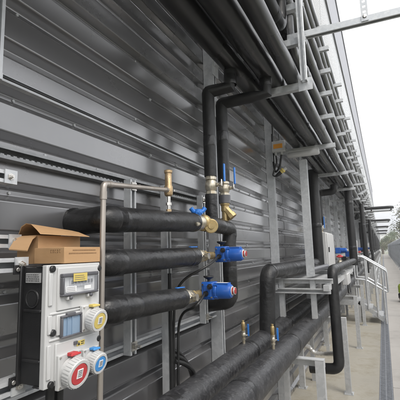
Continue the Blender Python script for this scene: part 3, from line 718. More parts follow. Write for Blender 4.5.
# ------------------------------------------------------------------ twin insulated risers
R1=at(209.5,140,X=0.20); R2=at(222.5,140,X=0.20)
R1y,R2y=R1.y,R2.y; rr=0.0365
zA=TZ[0]+0.062; 
t=thing('insulated_riser','front black insulated riser of the pair, rising from the valves into the rack','pipe',(0.2,R1y,2.0),'twin insulated risers')
zl=at(209,176,X=0.2).z; zl2=at(210,194,X=0.2).z; ztop=2.535
mb=MB(); pipe(mb,fil([(0.2,R1y,zl),(0.2,R1y,ztop),(0.335,R1y+0.02,ztop+0.01)],0.012,3)+[V((0.335,R1y+0.02,zA))],rr,20,0,1,every=0.5,wob=0.015,seed=4,step=0.08); part('insulation',mb,['foam_dark','tape'],t)
zr=at(222.5,181,X=0.2).z
t2=thing('insulated_riser','rear black insulated riser of the pair, crossing to the second overhead pipe','pipe',(0.2,R2y,2.0),'twin insulated risers')
mb=MB(); pipe(mb,fil([(0.2,R2y,zr),(0.2,R2y,ztop+0.0),(0.488,R2y+0.03,ztop+0.015)],0.012,3)+[V((0.488,R2y+0.03,zA))],rr,20,0,1,every=0.5,wob=0.015,seed=6,step=0.08); part('insulation',mb,['foam_dark','tape'],t2)
# lower black tee and drop pipe
t=thing('manifold_pipe','black insulated pipe bending from under the front riser down behind the blue actuators','pipe',(0.2,R1y,1.8))
zc=at(210,214,X=0.2).z
e=at(232,229,X=0.24); VY=2.14; zlow=1.30
mb=MB(); pipe(mb,[V((0.2,R1y,zl2)),V((0.2,R1y,VP[0][1].z+0.01))],0.036,20,0,None); pipe(mb,fil([V((0.205,b.y+0.125,b.z-0.0)),V((0.205,R1y,b.z+0.002)),V((0.205,VY+0.02,b.z-0.012)),V((0.2,VY,b.z-0.10)),V((0.2,VY,zlow)),V((0.02,VY,zlow-0.03))],0.05,5),0.043,22,0,1,every=0.4,wob=0.02,seed=8,step=0.07)
part('insulation',mb,['foam','tape'],t)
# riser valves
def riser_valve(y,zt_,zb_,label,lev,strainer=False):
    t=thing('riser_valve',label,'valve',(0.2,y,zb_),'ball valves under the twin risers')
    H=zt_-zb_; mb=MB(); ball_valve(mb,(0.2,y,zb_-0.004),Z1,0.0285,H+0.008,hexr=1.2); mb.lathe((0.2,y,zb_+H*0.5),X1,[(0.02,0.012),(0.045,0.012),(0.046,0.007),(0.06,0.007)],10); part('valve_body',mb,'nickel',t)
    mb=MB(); c=V((0.262,y,zb_+H*0.5)); dx=lev
    mb.obox(c+V((0,dx*0.1,0.012)),V((0,dx*0.35,1)),Y1,X1,0.02,0.007,0.002,1)
    mb.obox(c+V((0.006,dx*0.4,0.075)),V((0,dx*0.22,1)),Y1,X1,0.052,0.0085,0.004,0); part('lever',mb,['bluehandle','steel'],t,bevel=0.002)
    return t
riser_valve(R1y,zl,zl2,'ball valve with blue lever under the front insulated riser',0.10)
zr2=at(223,195,X=0.2).z
t=riser_valve(R2y,zr,zr2,'ball valve with blue lever and brass strainer under the rear insulated riser',0.02)
mb=MB(); mb.cyl((0.2,R2y,zr2),(0.2,R2y,at(223,203,X=0.2).z),0.036,20); part('grey_sleeve',mb,'hinge',t)
z_=at(223,203,X=0.2).z
mb=MB(); mb.lathe((0.2,R2y,z_+0.002),-Z1,[(0,0.030),(0.012,0.030),(0.016,0.024),(0.05,0.024)],16); dd=V((0.62,0.1,-0.8)).normalized(); o_=V((0.2,R2y,z_-0.03))
mb.lathe(o_,dd,[(0.0,0.024),(0.05,0.026),(0.051,0.031),(0.075,0.031),(0.077,0.02)],8); mb.cyl((0.2,R2y,z_-0.04),(0.2,R2y+0.0,1.70),0.02,14)
part('strainer',mb,'brass',t)

# ------------------------------------------------------------------ copper pipe and relief valve
zt2=at(104,184,X=0.27).z; cy_=at(103.5,190,X=0.27).y
vr=at(168.5,190,X=0.2); vr_y=vr.y
t=thing('copper_pipe','thin dull copper drain pipe rising beside the socket box and turning to the relief valve','pipe',(0.27,cy_,0))
mb=MB(); mb.tube(fil([(0.262,cy_-0.012,0.0),(0.27,cy_,zt2),(0.2,vr_y,vr.z)],0.022,6),0.0088,14)
part('tube',mb,'copper',t)
mb=MB(); cdir=(V((0.2,vr_y,vr.z))-V((0.27,cy_,zt2))).normalized(); 
mb.tube([(0.27,cy_,zt2-0.05),(0.27,cy_,zt2-0.024)],0.0115,14); mb.tube(fil([V((0.27,cy_,zt2-0.03)),V((0.27,cy_,zt2)),V((0.27,cy_,zt2))+cdir*0.03],0.022,6),0.0104,14); mb.tube([V((0.27,cy_,zt2))+cdir*0.026,V((0.27,cy_,zt2))+cdir*0.046],0.0115,14)
part('elbow_fitting',mb,'copper',t)
mb=MB(); mb.tube([V((0.2,vr_y,vr.z))-cdir*0.03,V((0.2,vr_y,vr.z))],0.0125,14); part('end_fitting',mb,'copper',t)
t=thing('relief_valve','small bronze pressure relief valve standing on the uppermost valve pipe','valve',(0.2,vr_y,1.79))
zp=VP[0][0].lerp(VP[0][1],(vr_y-VP[0][0].y)/(VP[0][1].y-VP[0][0].y)).z+0.043
ztp=at(168.5,170,X=0.2).z; zv=vr.z
mb=MB(); mb.lathe((0.2,vr_y,zv-0.03),Z1,[(0,0.011),(0.006,0.018),(0.016,0.020),(0.045,0.020),(0.05,0.0165),(ztp-zv+0.012,0.0155),(ztp-zv+0.016,0.019),(ztp-zv+0.026,0.019),(ztp-zv+0.03,0.012)],12); part('valve_body',mb,'bronze',t)
mb=MB(); mb.box(0.2-0.007,0.2+0.007,vr_y+0.014,vr_y+0.019,zv+0.012,ztp-0.002); mb.box(0.19,0.21,vr_y-0.005,vr_y+0.022,ztp-0.004,ztp+0.001); part('easing_lever',mb,'bronze',t,bevel=0.001)
mb=MB(); mb.lathe((0.2,vr_y,zp-0.01),Z1,[(0,0.012),(0.022,0.012)],6,1); mb.lathe((0.2,vr_y,zp+0.011),Z1,[(0,0.009),(zv-0.03-zp-0.008,0.009)],14,0); mb.lathe((0.2,vr_y,zp+0.03),Z1,[(0,0.013),(0.012,0.013)],6,0); part('stub_pipe',mb,['steel','bronze'],t)

# ------------------------------------------------------------------ cables on the wall
g1=V((0.245,A1.y-0.06,A1.z-0.012)); g2=V((0.245,A2.y-0.06,A2.z-0.012))
def cable(name,pts,r,label,group='black cables around the valve struts'):
    mb=MB(); mb.tube(fil(pts,0.12,7),r,10); return tag(mb.build(name,'rubbercable'),label,'cable',group)
cable('black_cable',[g1,g1+V((0.02,-0.16,-0.04)),V((0.10,1.645,1.45)),V((0.095,1.63,1.25)),V((0.09,1.628,0.85)),V((0.09,1.63,0.02))],0.0065,'black cable looping from the upper actuator down the middle strut')
cable('black_cable',[g2,g2+V((0.02,-0.12,-0.04)),V((0.11,1.655,1.30)),V((0.108,1.645,1.1)),V((0.105,1.645,0.8)),V((0.10,1.64,0.02))],0.0065,'black cable looping from the lower actuator down the middle strut')
cable('black_cable',[V((0.094,1.60,1.50)),V((0.094,1.606,1.2)),V((0.094,1.607,0.5)),V((0.09,1.61,0.02))],0.009,'thick straight black cable fixed to the front of the middle strut')
for k in range(3):
    s=0.02*k
    cable('coiled_cable',[V((0.06+s,1.625,1.13-s*1.2)),V((0.07+s,1.72,1.10-s*1.4)),V((0.08+s,1.84-s,0.98)),V((0.08+s,1.87-s,0.80)),V((0.08+s,1.80,0.55))],0.011,['black cable loop nearest the wall beside the big lower pipe','middle black cable loop beside the big lower pipe','outer black cable loop beside the big lower pipe'][k])

# ------------------------------------------------------------------ big low pipes on supports
LZ=0.898; LR=0.083
for x,lab,sd in ((0.150,'big low insulated pipe next to the wall, inner of two on the floor supports',2),(0.371,'big low black insulated pipe, outer of the two resting on the floor supports',3)):
    t=thing('low_pipe',lab,'pipe',(x,2,LZ-LR),'big low insulated pipes')
    P=[]; y=-3.0
    while y<80: P.append(V((x,y,LZ))); y+=0.1 if y<9 else 2.0
    rnd=random.Random(sd); mb=MB(); 
    P=[p+V((rnd.uniform(-.0015,.0015),0,rnd.uniform(-.0015,.0015))) for p in P]
    mb.tube(P,[LR*(1+rnd.uniform(-0.014,0.014)) for _ in P],28,0)
    y=0.9+0.3*sd%1
    while y<12: mb.tube([(x,y-.028,LZ),(x,y-.024,LZ),(x,y+.024,LZ),(x,y+.028,LZ)],[LR,LR*1.018,LR*1.018,LR],28,1,cap=False); y+=1.05
    part('insulation',mb,['jacket','tape'],t)
def support(y,x1=0.605):
    t=thing('pipe_support','galvanised angle steel floor support frame under the two big low pipes','pipe support',(0.3,y,0),'floor supports under the low pipes')
    zt=LZ-LR+0.002
    mb=MB(); mb.sweep([(-0.03,0),(0.03,0),(0.03,-0.06),(0.024,-0.06),(0.024,-0.006),(-0.03,-0.006)],(0.02,y,zt),(x1,y,zt),Z1); part('beam',mb,'galv_dull',t)
    for xx in (x1-0.032,0.07):
        mb=MB(); mb.sweep([(-0.03,0.03),(0.03,0.03),(0.03,0.024),(-0.024,0.024),(-0.024,-0.03),(-0.03,-0.03)],(xx,y,0.006),(xx,y,zt-0.007),-Y1); 
        mb.box(xx-0.05,xx+0.05,y-0.055,y+0.055,0.0,0.007)
        for s in (-1,1): mb.lathe((xx+0.038*s,y-0.04,0.007),Z1,[(0,0.009),(0.008,0.009),(0.0081,0.005),(0.018,0.005)],6)
        part('leg',mb,'galv_dull',t)
    return t
SY=[2.87,4.63,6.70]
while SY[-1]<78: SY.append(SY[-1]+1.95)
s0=support(SY[0]); s0['label']='galvanised floor support frame under the low pipes, nearest, below the hose'
lab={1:'galvanised floor support frame just beyond the bent drop pipe',2:'galvanised floor support frame just before the steel stair'}
for i,y in enumerate(SY[1:],1): dup(s0,(0,y-SY[0],0),lab.get(i,'galvanised floor support in the distant run beneath the low pipes beyond the stair'))
# air vents on the low pipes
def vent(px,pyb,x,label):
    y=at(px,pyb,X=x).y; zb=LZ+LR-0.006
    t=thing('air_vent',label,'valve',(x,y,zb),'brass air vents on the low pipes')
    mb=MB(); mb.lathe((x,y,zb-0.01),Z1,[(0,0.010),(0.04,0.010)],12); ball_valve(mb,(x,y,zb+0.03),Z1,0.0125,0.06); part('valve_body',mb,'nickel',t)
    mb=MB(); mb.lathe((x,y,zb+0.088),Z1,[(0,0.0105),(0.004,0.013),(0.05,0.013),(0.054,0.011),(0.056,0.008),(0.068,0.008)],14); part('vent_head',mb,'brass',t)
    mb=MB(); c=V((x+0.012,y+0.018,zb+0.055)); mb.cyl((x,y,zb+0.055),c+V((0.008,0.012,0)),0.004,8,1); mb.obox(c+V((0.010,0.018,0.032)),Z1,X1,Y1,0.04,0.006,0.003,0); part('lever',mb,['bluehandle','steel'],t,bevel=0.0015)
vent(244,345,0.150,'small brass air vent with blue lever on the inner low pipe')
vent(273.5,350,0.371,'small brass air vent with blue lever on the outer low pipe')

# ------------------------------------------------------------------ bent pipes, bench, hose
def bent(mbz): pass
M1X=0.19; m1=at(267.5,272,X=M1X); m1y=m1.y; m1z=m1.z
t=thing('bent_pipe','thick black insulated pipe rising from the inner low pipe and bending over the bench','pipe',(M1X,m1y,0.98),'bent pipes at the bench')
mb=MB(); pipe(mb,fil([(0.17,m1y-0.02,LZ+0.05),(M1X,m1y,m1z),(0.21,3.9,m1z-0.01),(0.22,6.6,m1z-0.02)],0.085,8),0.063,22,0,1,every=0.9,wob=0.012,seed=31,step=0.09); part('insulation',mb,['foam','tape'],t)
M2X=0.60; m2=at(332,270,X=M2X)
t=thing('bent_pipe','black insulated pipe dropping from the bench in front of the low pipes','pipe',(M2X,m2.y,0.6),'bent pipes at the bench')
zb_=at(335,381,X=M2X+0.0).z
mb=MB(); pipe(mb,fil([(0.56,8.3,m2.z-0.03),(M2X,m2.y,m2.z-0.0),(M2X+0.015,m2.y-0.12,zb_+0.03),(0.36,m2.y-0.10,zb_+0.01)],0.07,8),0.046,22,0,1,every=1.3,wob=0.012,seed=33,step=0.09); part('insulation',mb,['foam_dark','tape'],t)
t=thing('pipe_bench','galvanised steel bench frame carrying the bent pipes above the low pipes','bench frame',(0.3,3.6,0),'bench frames')
BZ=1.33
for y in (3.55,4.9,6.2):
    mb=MB(); mb.sweep([(-0.03,0),(0.03,0),(0.03,-0.045),(0.025,-0.045),(0.025,-0.005),(-0.03,-0.005)],(0.06,y,BZ),(0.62,y,BZ),Z1); part('cross_beam',mb,'galv_dull',t)
    mb=MB(); mb.strut((0.07,y,BZ-0.107),(0.60,y,BZ-0.107),-Y1,0.045,0.041); part('lower_beam',mb,'galv_dull',t)
    for x in (0.13,0.42):
        mb=MB(); mb.strut((x,y+0.02,0.0 if x<0.2 else LZ+LR-0.005),(x,y+0.02,BZ-0.006),X1,0.045,0.045); part('leg',mb,'galv_dull',t)
for x in (0.10,0.57):
    mb=MB(); mb.sweep([(-0.025,0),(0.025,0),(0.025,-0.05),(-0.025,-0.05)],(x,3.48,BZ-0.052),(x,6.4,BZ-0.052),Z1); part('side_rail',mb,'galv_dull',t)
mb=MB(); mb.box(0.13,0.56,3.62,6.3,BZ-0.05,BZ-0.045); part('tray',mb,'galv_dull',t)
# small fittings on the bench between the pipes
t=thing('bench_valve','dark strainer valve lying on the bench between the two bent pipes','valve',(0.40,4.3,BZ))
mb=MB(); pipe(mb,[(0.36,3.95,BZ+0.05),(0.40,4.9,BZ+0.05)],0.032,14); mb.lathe((0.36,3.95,BZ+0.05),-Y1,[(0,0.028),(0.02,0.028),(0.022,0.036),(0.04,0.036)],10); mb.cyl((0.37,4.2,BZ+0.05),(0.37,4.2,BZ+0.12),0.014,10); mb.lathe((0.37,4.2,BZ+0.11),Z1,[(0,0.03),(0.012,0.03)],12); part('valve_body',mb,'hinge',t)
# corrugated hose
h0=at(306,349,Z=0.50); 
t=thing('flexible_hose','short silver corrugated flexible hose under the outer low pipe','hose',h0)
P=dens(fil([at(303,345,Z=0.60),at(309,347,Z=0.53),at(314,353,Z=0.47),at(325,354,Z=0.47),V((M2X,m2.y+0.3,zb_+0.06))],0.06,6),0.012)
mb=MB(); mb.tube(P,[0.025 if k%2 else 0.018 for k in range(len(P))],14); part('hose',mb,'braid',t,angle=80)
mb=MB(); d=(P[1]-P[0]).normalized(); mb.lathe(P[0]-d*0.05,d,[(0,0.02),(0.03,0.02),(0.031,0.026),(0.055,0.026)],8); part('hose_fitting',mb,'steel',t)
# small switch box on the bench end
p=at(347,275,X=0.62); t=thing('bench_box','small white junction box on the end of the bench','junction box',(0.62,5.1,1.16))
mb=MB(); mb.box(0.56,0.63,4.95,5.35,1.15,1.285); part('box',mb,'greyplastic',t,bevel=0.006)
mb=MB(); mb.tube(fil([(0.62,5.0,1.152),(0.62,5.0,1.05),(0.62,5.4,1.0),(0.58,5.6,1.2)],0.05),0.008,8); part('cable_tail',mb,'rubbercable',t)

# ------------------------------------------------------------------ light post group at 3.85
t=thing('inner_post','galvanised post standing on the bench, topped by the long white light fitting','post',(0.375,3.87,BZ))
mb=MB(); mb.strut((0.335,3.90,BZ+0.001),(0.335,3.90,2.53),X1,0.05,0.075); part('channel',mb,'galv',t)
t=thing('light_fitting','long white emergency light fitting under the bracket arm','light fitting',(0.4,3.80,2.57))
mb=MB(); mb.tube([(0.235,3.80,2.575),(0.25,3.80,2.575),(0.54,3.80,2.575),(0.555,3.80,2.575)],[0.025,0.034,0.034,0.025],16); mb.box(0.24,0.55,3.775,3.825,2.585,2.612); part('diffuser',mb,'whiteplastic',t)
mb=MB(); mb.box(0.3,0.5,3.785,3.815,2.612,2.632); part('base',mb,'greyplastic',t)
t=thing('junction_box','cream junction box with an orange label on the wall post','junction box',(0.14,3.82,2.67))
mb=MB(); mb.box(0.083,0.225,3.745,3.797,2.615,2.735); bx=part('box',mb,'whiteplastic',t,bevel=0.008)
mb=MB(); mb.box(0.105,0.20,3.7436,3.7444,2.652,2.70); part('orange_label',mb,'orange',t)
mb=MB()
for xx in (0.12,0.18): mb.lathe((xx,3.77,2.617),-Z1,[(0,0.014),(0.02,0.014),(0.021,0.01),(0.035,0.01)],10)
part('cable_gland',mb,'greyplastic',t)
cable('hanging_cable',[V((0.10,3.80,3.4)),V((0.088,3.795,2.9)),V((0.086,3.79,2.5)),V((0.10,3.785,2.40)),V((0.15,3.78,2.45)),V((0.18,3.77,2.585))],0.011,'black cable hanging down the wall post and looping into the junction box','cables at the junction box')
pl=at(281,172,Y=3.75)
cable('hanging_cable',[V((0.12,3.77,2.585)),V((0.13,3.76,2.5)),V((0.10,3.75,pl.z+0.03)),V((pl.x-0.09,3.75,pl.z-0.03)),V((pl.x-0.05,3.75,pl.z-0.04))],0.008,'thin black cable from the junction box to the dangling plug','cables at the junction box')
t=thing('dangling_plug','black and yellow connector plug dangling below the junction box','plug',pl)
d=V((0.75,0,0.55)).normalized(); o_=V(pl)-d*0.05
mb=MB(); mb.lathe(o_-d*0.02,d,[(0,0.010),(0.03,0.018),(0.07,0.022)],14); part('handle',mb,'blackplastic',t)
mb=MB(); mb.lathe(o_+d*0.04,d,[(0.01,0.022),(0.03,0.022),(0.032,0.027),(0.042,0.027),(0.05,0.022)],16); part('collar',mb,'yellow',t)
mb=MB(); mb.lathe(o_+d*0.088,d,[(0,0.019),(0.03,0.019)],14); part('plug_face',mb,'whiteplastic',t)

# ------------------------------------------------------------------ drop pipes, cabinets, actuators further on (repeating modules)
def drop(x,y,z0,z1,r,label,bend=0.0,m='foam_dark'):
    t=thing('drop_pipe',label,'pipe',(x,y,z0),'insulated drop pipes along the rack')
    mb=MB(); P=[(x,y,z0),(x,y,z1)]
    if bend: P=fil([(x,y,z0),(x,y,z1),(x+bend,y,z1+0.01),(x+bend,y,z1+0.12)],0.06,5)
    pipe(mb,P,r,16,0,1,every=0.8,wob=0.01,seed=int(y*10),step=0.2); part('insulation',mb,[m,'tape'],t); return t
d1=drop(0.25,5.30,1.36,2.70,0.070,'thickest black drop pipe, between the bench post and the white cabinet')
d2=drop(0.17,6.25,1.98,2.50,0.055,'black drop pipe with a bend at the top, above the white cabinet',0.25)
d3=drop(0.57,7.1,1.30,2.70,0.068,'black drop pipe beyond the white cabinet, on the walkway side')
def cabinet(y,label):
    t=thing('control_cabinet',label,'cabinet',(0.3,y,1.33),'white control cabinets on the bench')
    mb=MB(); mb.box(0.17,0.345,y,y+0.78,1.335,1.83); c=part('housing',mb,'greyplastic',t,bevel=0.008)
    mb=MB(); mb.box(0.346,0.36,y+0.02,y+0.76,1.355,1.81); dr=part('door',mb,'whiteplastic',t,bevel=0.004)
    mb=MB(); mb.box(0.361,0.375,y+0.05,y+0.07,1.55,1.62); part('door_handle',mb,'blackplastic',t,sub=dr)
    return t
c1=cabinet(5.45,'pale grey control cabinet behind the bent pipes, nearest of the row')
t=thing('drop_valve','nickel ball valve with blue lever under the bent drop pipe above the white cabinet','valve',(0.17,6.25,1.86))
mb=MB(); ball_valve(mb,(0.17,6.25,1.86),Z1,0.035,0.13); part('valve_body',mb,'nickel',t); mb=MB(); mb.obox((0.235,6.22,2.02),Z1,Y1,X1,0.09,0.014,0.006); part('lever',mb,'bluehandle',t)
def far_act(x,y,z,label):
    t=thing('far_actuator',label,'actuator',(x,y,z),'blue actuators beyond the cabinets')
    mb=MB(); mb.box(x,x+0.09,y-0.05,y+0.05,z-0.05,z+0.05); mb.lathe((x+0.09,y,z),X1,[(0,0.045),(0.09,0.042),(0.1,0.03)],16); part('housing',mb,'blue',t,bevel=0.006)
    mb=MB(); mb.lathe((x+0.19,y,z),X1,[(0,0.022),(0.02,0.022)],12); part('position_indicator',mb,'whiteplastic',t)
    mb=MB(); pipe(mb,[(x+0.04,y+0.05,z),(x+0.04,y+0.6,z)],0.03,12); part('valve_body',mb,'nickel',t); return t
fa1=far_act(0.30,6.9,1.56,'blue actuator beyond the white cabinet, above the red handwheel')
fa2=far_act(0.42,7.35,1.49,'pale blue actuator beside the red handwheel')
def handwheel(x,y,z,label):
    t=thing('hand_wheel',label,'valve',(x,y,z),'red handwheels')
    mb=MB(); mb.tube([(x+math.cos(a)*0.04,y+math.sin(a)*0.04,z+0.05) for a in [k*math.pi/8 for k in range(17)]],0.013,8,0); mb.lathe((x,y,z+0.03),Z1,[(0,0.02),(0.045,0.03),(0.05,0.0)],12,0); mb.obox((x,y,z+0.05),X1,Y1,Z1,0.04,0.010,0.007,0); mb.obox((x,y,z+0.05),X1,Y1,Z1,0.010,0.04,0.007,0); part('wheel',mb,'red',t)
    mb=MB(); mb.cyl((x,y,z-0.06),(x,y,z+0.05),0.014,10); mb.lathe((x,y,z-0.06),Z1,[(0,0.04),(0.05,0.03)],12); part('stem',mb,'nickel',t); return t
hw=handwheel(0.42,6.3,1.42,'red handwheel valve on the bench beside the white cabinet')
step_=6.12
for k in range(1,10):
    dy=step_*k*1.0
    ex='' 
    if k%2==0: dup(d1,(0,dy,0),'thick black drop pipe in the receding row beyond the stair')
    dup(d3,(0.0,dy-0.9,0),'black walkway-side drop pipe in the receding row beyond the stair')
    dup(d2,(0,dy,0),'short bent black drop pipe in the receding row beyond the stair')
    dup(c1,(0,dy,0),'pale grey control cabinet in the receding row beyond the stair')
    if k<4: dup(fa1,(0.02,dy-0.6,0),['blue actuator under the pipes just beyond the stair','blue actuator second beyond the stair','blue actuator third beyond the stair'][k-1]); dup(hw,(0,dy-0.5,0),['red handwheel beside the first cabinet beyond the stair','red handwheel beside the second cabinet beyond the stair','red handwheel beside the third cabinet beyond the stair'][k-1])
    b=[o for o in COL.objects if o.name=='pipe_bench'][0]
    dup(b,(0,dy,0),'galvanised bench frame in the receding row beyond the stair')
b['label']='galvanised steel bench frame carrying the bent pipes above the low pipes, nearest'
for k in (1,3):
    y=6.75+k*1.53*2
    t=drop(0.66,y,1.0,2.66,0.05,'slim black drop pipe at the outer ends of the far bracket arms')
# pipes that run on along the bench line beyond the first module
for x,z,lab in ((0.24,1.37,'insulated pipe running on along the far benches, wall side'),(0.52,1.37,'insulated pipe running on along the far benches, walkway side')):
    mb=MB(); pipe(mb,[(x,9.0,z),(x,70,z)],0.055,14,step=3.0); tag(mb.build('bench_pipe','foam_over'),lab,'pipe')

# ------------------------------------------------------------------ stile stair with handrails
st=thing('steel_stair','galvanised step-over stair with tubular handrails crossing the pipes','stair',(0.7,9.2,0))
ya,yb=8.95,9.65
for k,(x0,x1,z) in enumerate(((0.0,0.52,0.46),(0.52,0.72,0.31),(0.72,0.92,0.155))):
    mb=MB(); mb.box(x0,x1+0.02,ya,yb,z-0.03,z)
    xx=x0
    part('tread',mb,'galv_dull',st)
for y in (ya-0.004,yb+0.004):
    mb=MB(); mb.sweep([(-0.004,-0.08),(0.004,-0.08),(0.004,0.0),(-0.004,0.0)],(0.5,y,0.46),(0.97,y,0.10),Z1); mb.box(0.0,0.5,y-0.004,y+0.004,0.36,0.46); mb.box(0.46,0.5,y-0.004,y+0.004,0.0,0.36); part('stringer',mb,'galv_dull',st)
    q=[V((0.40,y,0.93)),V((0.66,y,0.90)),V((1.07,y,0.64)),V((1.07,y,1.09)),V((0.62,y,1.395)),V((0.40,y,1.43)),V((0.10,y,1.43))]
    mb=MB(); mb.tube(fil(q,0.05,4),0.021,10); part('handrail',mb,'handrail',st)
    for x in (0.44,0.66,0.84,0.985):
        zt=1.42 if x<0.6 else 1.395-(x-0.62)*0.678
        zb=0.46 if x<0.52 else (0.31 if x<0.72 else (0.155 if x<0.92 else 0.0))
        mb=MB(); mb.cyl((x,y-0.012,zb-0.02 if zb>0.02 else 0.0),(x,y,zt),0.019,10); part('post',mb,'handrail',st)
# wall guardrail left of the stair
gr=thing('guard_rail','low galvanised tube barrier along the pipes beyond the stair','guard rail',(0.8,14,0))
mb=MB(); mb.tube([(0.80,10.6,0.9),(0.80,30,0.9)],0.02,8); mb.tube([(0.80,10.6,0.5),(0.80,30,0.5)],0.02,8); part('rail',mb,'handrail',gr)
for k in range(11):
    mb=MB(); mb.cyl((0.80,10.6+k*1.94,0),(0.80,10.6+k*1.94,0.9),0.02,8); part('post',mb,'handrail',gr)

# ------------------------------------------------------------------ pipe loops over the walkway
for k,y in enumerate((14.0,20.6,27.2,33.8,40.4)):
    t=thing('pipe_loop',['black insulated pipe loop reaching out over the walkway, nearest of five','black insulated pipe loop over the walkway, second of five','black insulated pipe loop over the walkway, third of five','black insulated pipe loop over the walkway, fourth of five','black insulated pipe loop over the walkway, farthest of five'][k],'pipe loop',(0.7,y,2.9),'pipe loops over the walkway')
    mb=MB(); z=2.93; mb.tube(fil([(0.4,y,z),(1.45,y,z),(1.45,y+0.34,z),(0.4,y+0.34,z)],0.15,7),0.052,14); part('insulation',mb,'foam_dark',t)
    mb=MB(); mb.strut((0.3,y-0.11,z-0.1),(1.46,y-0.11,z-0.1),Z1,0.04,0.04); mb.strut((0.3,y+0.45,z-0.1),(1.46,y+0.45,z-0.1),Z1,0.04,0.04); mb.box(1.38,1.42,y-0.13,y+0.47,z-0.10,z-0.057); mb.box(0.78,0.82,y-0.13,y+0.47,z-0.10,z-0.057); part('bracket',mb,'galv',t)
for k,(z,lab) in enumerate(((2.98,'upper thin wire stretching from the nearest pipe loop away over the fence'),(2.84,'lower thin wire stretching from the nearest pipe loop away over the fence'))):
    mb=MB(); mb.tube([(1.46,14.1,z),(4.0,14.3,z-0.03),(12,15,z+0.02),(24,16,z+0.3)],0.006,6); tag(mb.build('overhead_wire','galv'),lab,'wire')

# ------------------------------------------------------------------ lime green trolley at the right edge
t=thing('site_vacuum','lime green wheeled site vacuum standing on the walkway at the right edge','vacuum cleaner',(1.50,12.6,0))
cx,cy=1.50,12.6
mb=MB(); mb.lathe((cx,cy,0.24),Z1,[(0,0.13),(0.02,0.155),(0.20,0.16),(0.22,0.15),(0.27,0.12),(0.29,0.05)],20); part('tank',mb,'lime',t)
mb=MB(); mb.lathe((cx,cy,0.08),Z1,[(0,0.15),(0.03,0.17),(0.14,0.17),(0.16,0.15)],20); part('base',mb,'blackplastic',t)
for dx,dy in ((-0.12,-0.13),(0.12,-0.13),(-0.12,0.13),(0.12,0.13)):
    mb=MB(); mb.lathe((cx+dx-0.02,cy+dy,0.085),X1,[(0,0.05),(0.004,0.085),(0.036,0.085),(0.04,0.05)],18,0); w_=part('wheel',mb,'blackplastic',t)
    mb=MB(); mb.lathe((cx+dx-0.026,cy+dy,0.085),X1,[(0,0.03),(0.003,0.05),(0.046,0.05),(0.05,0.03)],16,0); part('wheel_hub',mb,'tan',t,sub=w_)
mb=MB(); mb.tube(fil([(cx-0.08,cy,0.50),(cx-0.08,cy,0.58),(cx+0.08,cy,0.58),(cx+0.08,cy,0.50)],0.03),0.012,8); part('carry_handle',mb,'blackplastic',t)

# ------------------------------------------------------------------ distance
mb=MB(); N_=40
vs=[]; rnd=random.Random(9)
for j in range(5):
    for i in range(N_+1):
        x=-700+i*50; h=[0,24,46,40,0][j]*(0.75+0.35*math.sin(i*0.45+1.0)+0.12*math.sin(i*1.3))
        vs.append((x,900+j*160,h-1))
fs=[(j*(N_+1)+i,j*(N_+1)+i+1,(j+1)*(N_+1)+i+1,(j+1)*(N_+1)+i) for j in range(4) for i in range(N_)]
mb.add(vs,fs); structure('far_hills',mb,'hill')
fb=thing('white_building','low white building with dark windows far beyond the end of the walkway','building',(8,150,0))
mb=MB(); mb.box(-4,26,150,165,0,6.2); mb.box(-4.3,26.3,149.7,165.3,6.2,6.6); part('wall',mb,'render',fb)
for k in range(7):
    mb=MB(); mb.box(-2+k*4,0.2+k*4,149.9,149.99,2.6,4.4); part('window',mb,'glass',fb)
def tree(x,y,h,w,label,m,n,s,seed,trunk=True,name='tree',cat='tree',leaf=0.2):
    rnd=random.Random(seed); t=thing(name,label,cat,(x,y,0),'trees and bushes beyond the walkway')
    mb=MB(); mb.tube([(x,y,-0.1),(x+0.1,y,h*0.3),(x-0.1,y+0.1,h*0.6),(x,y,h*0.85)],[w*0.09,w*0.07,w*0.05,w*0.015],8)
    cl=[]
    for k in range(9 if trunk else 5):
        a=rnd.uniform(0,6.28); rr_=rnd.uniform(0.25,0.8)*w*0.5; hh=rnd.uniform(0.45 if trunk else 0.15,0.92)*h
        c=V((x+math.cos(a)*rr_,y+math.sin(a)*rr_,hh)); mb.tube([(x,y,hh*0.6),c],[w*0.03,w*0.008],6); cl.append((c,rnd.uniform(0.16,0.30)*w))
    part('trunk',mb,'bark',t)
    mb=MB()
    for k in range(n):
        c,r=rnd.choice(cl); p=c+V((rnd.gauss(0,0.5),rnd.gauss(0,0.5),rnd.gauss(0,0.42)))*r
        if p.z<0.1: p.z=0.1
        u=V((rnd.uniform(-1,1),rnd.uniform(-1,1),rnd.uniform(-1,1))).normalized(); v=u.cross(V((rnd.uniform(-1,1),rnd.uniform(-1,1),rnd.uniform(-1,1)))).normalized()
        l=leaf*rnd.uniform(0.6,1.3); mb.add([p,p+u*l*0.5+v*l*0.3,p+u*l,p+u*l*0.5-v*l*0.3],[(0,1,2,3)])
    part('crown',mb,m,t)
tree(5.0,58,7.0,5.0,'olive green tree rising behind the fence at the right edge','leaf_olive',6500,1,21)
tree(2.6,92,2.9,3.4,'yellow green bush at the far end of the walkway','leaf_olive',3800,1,22,False,'bush','bush')
tree(0.9,96,4.2,3.4,'darker green bush beside the wall at the far end of the walkway','leaf_green',3800,1,23,False,'bush','bush')
tree(5.5,100,5.0,6.0,'broad green bush behind the fence near the white building','leaf_green',5000,1,24,False,'bush','bush')
t=thing('lamp_pole','thin grey lighting pole standing behind the fence','pole',(4.2,66,0))
mb=MB(); mb.tube([(4.2,66,0),(4.2,66,6.5)],[0.09,0.05],10); part('shaft',mb,'fence',t); mb=MB(); mb.box(3.9,4.3,65.9,66.1,6.5,6.62); part('lamp_head',mb,'hinge',t,bevel=0.02)

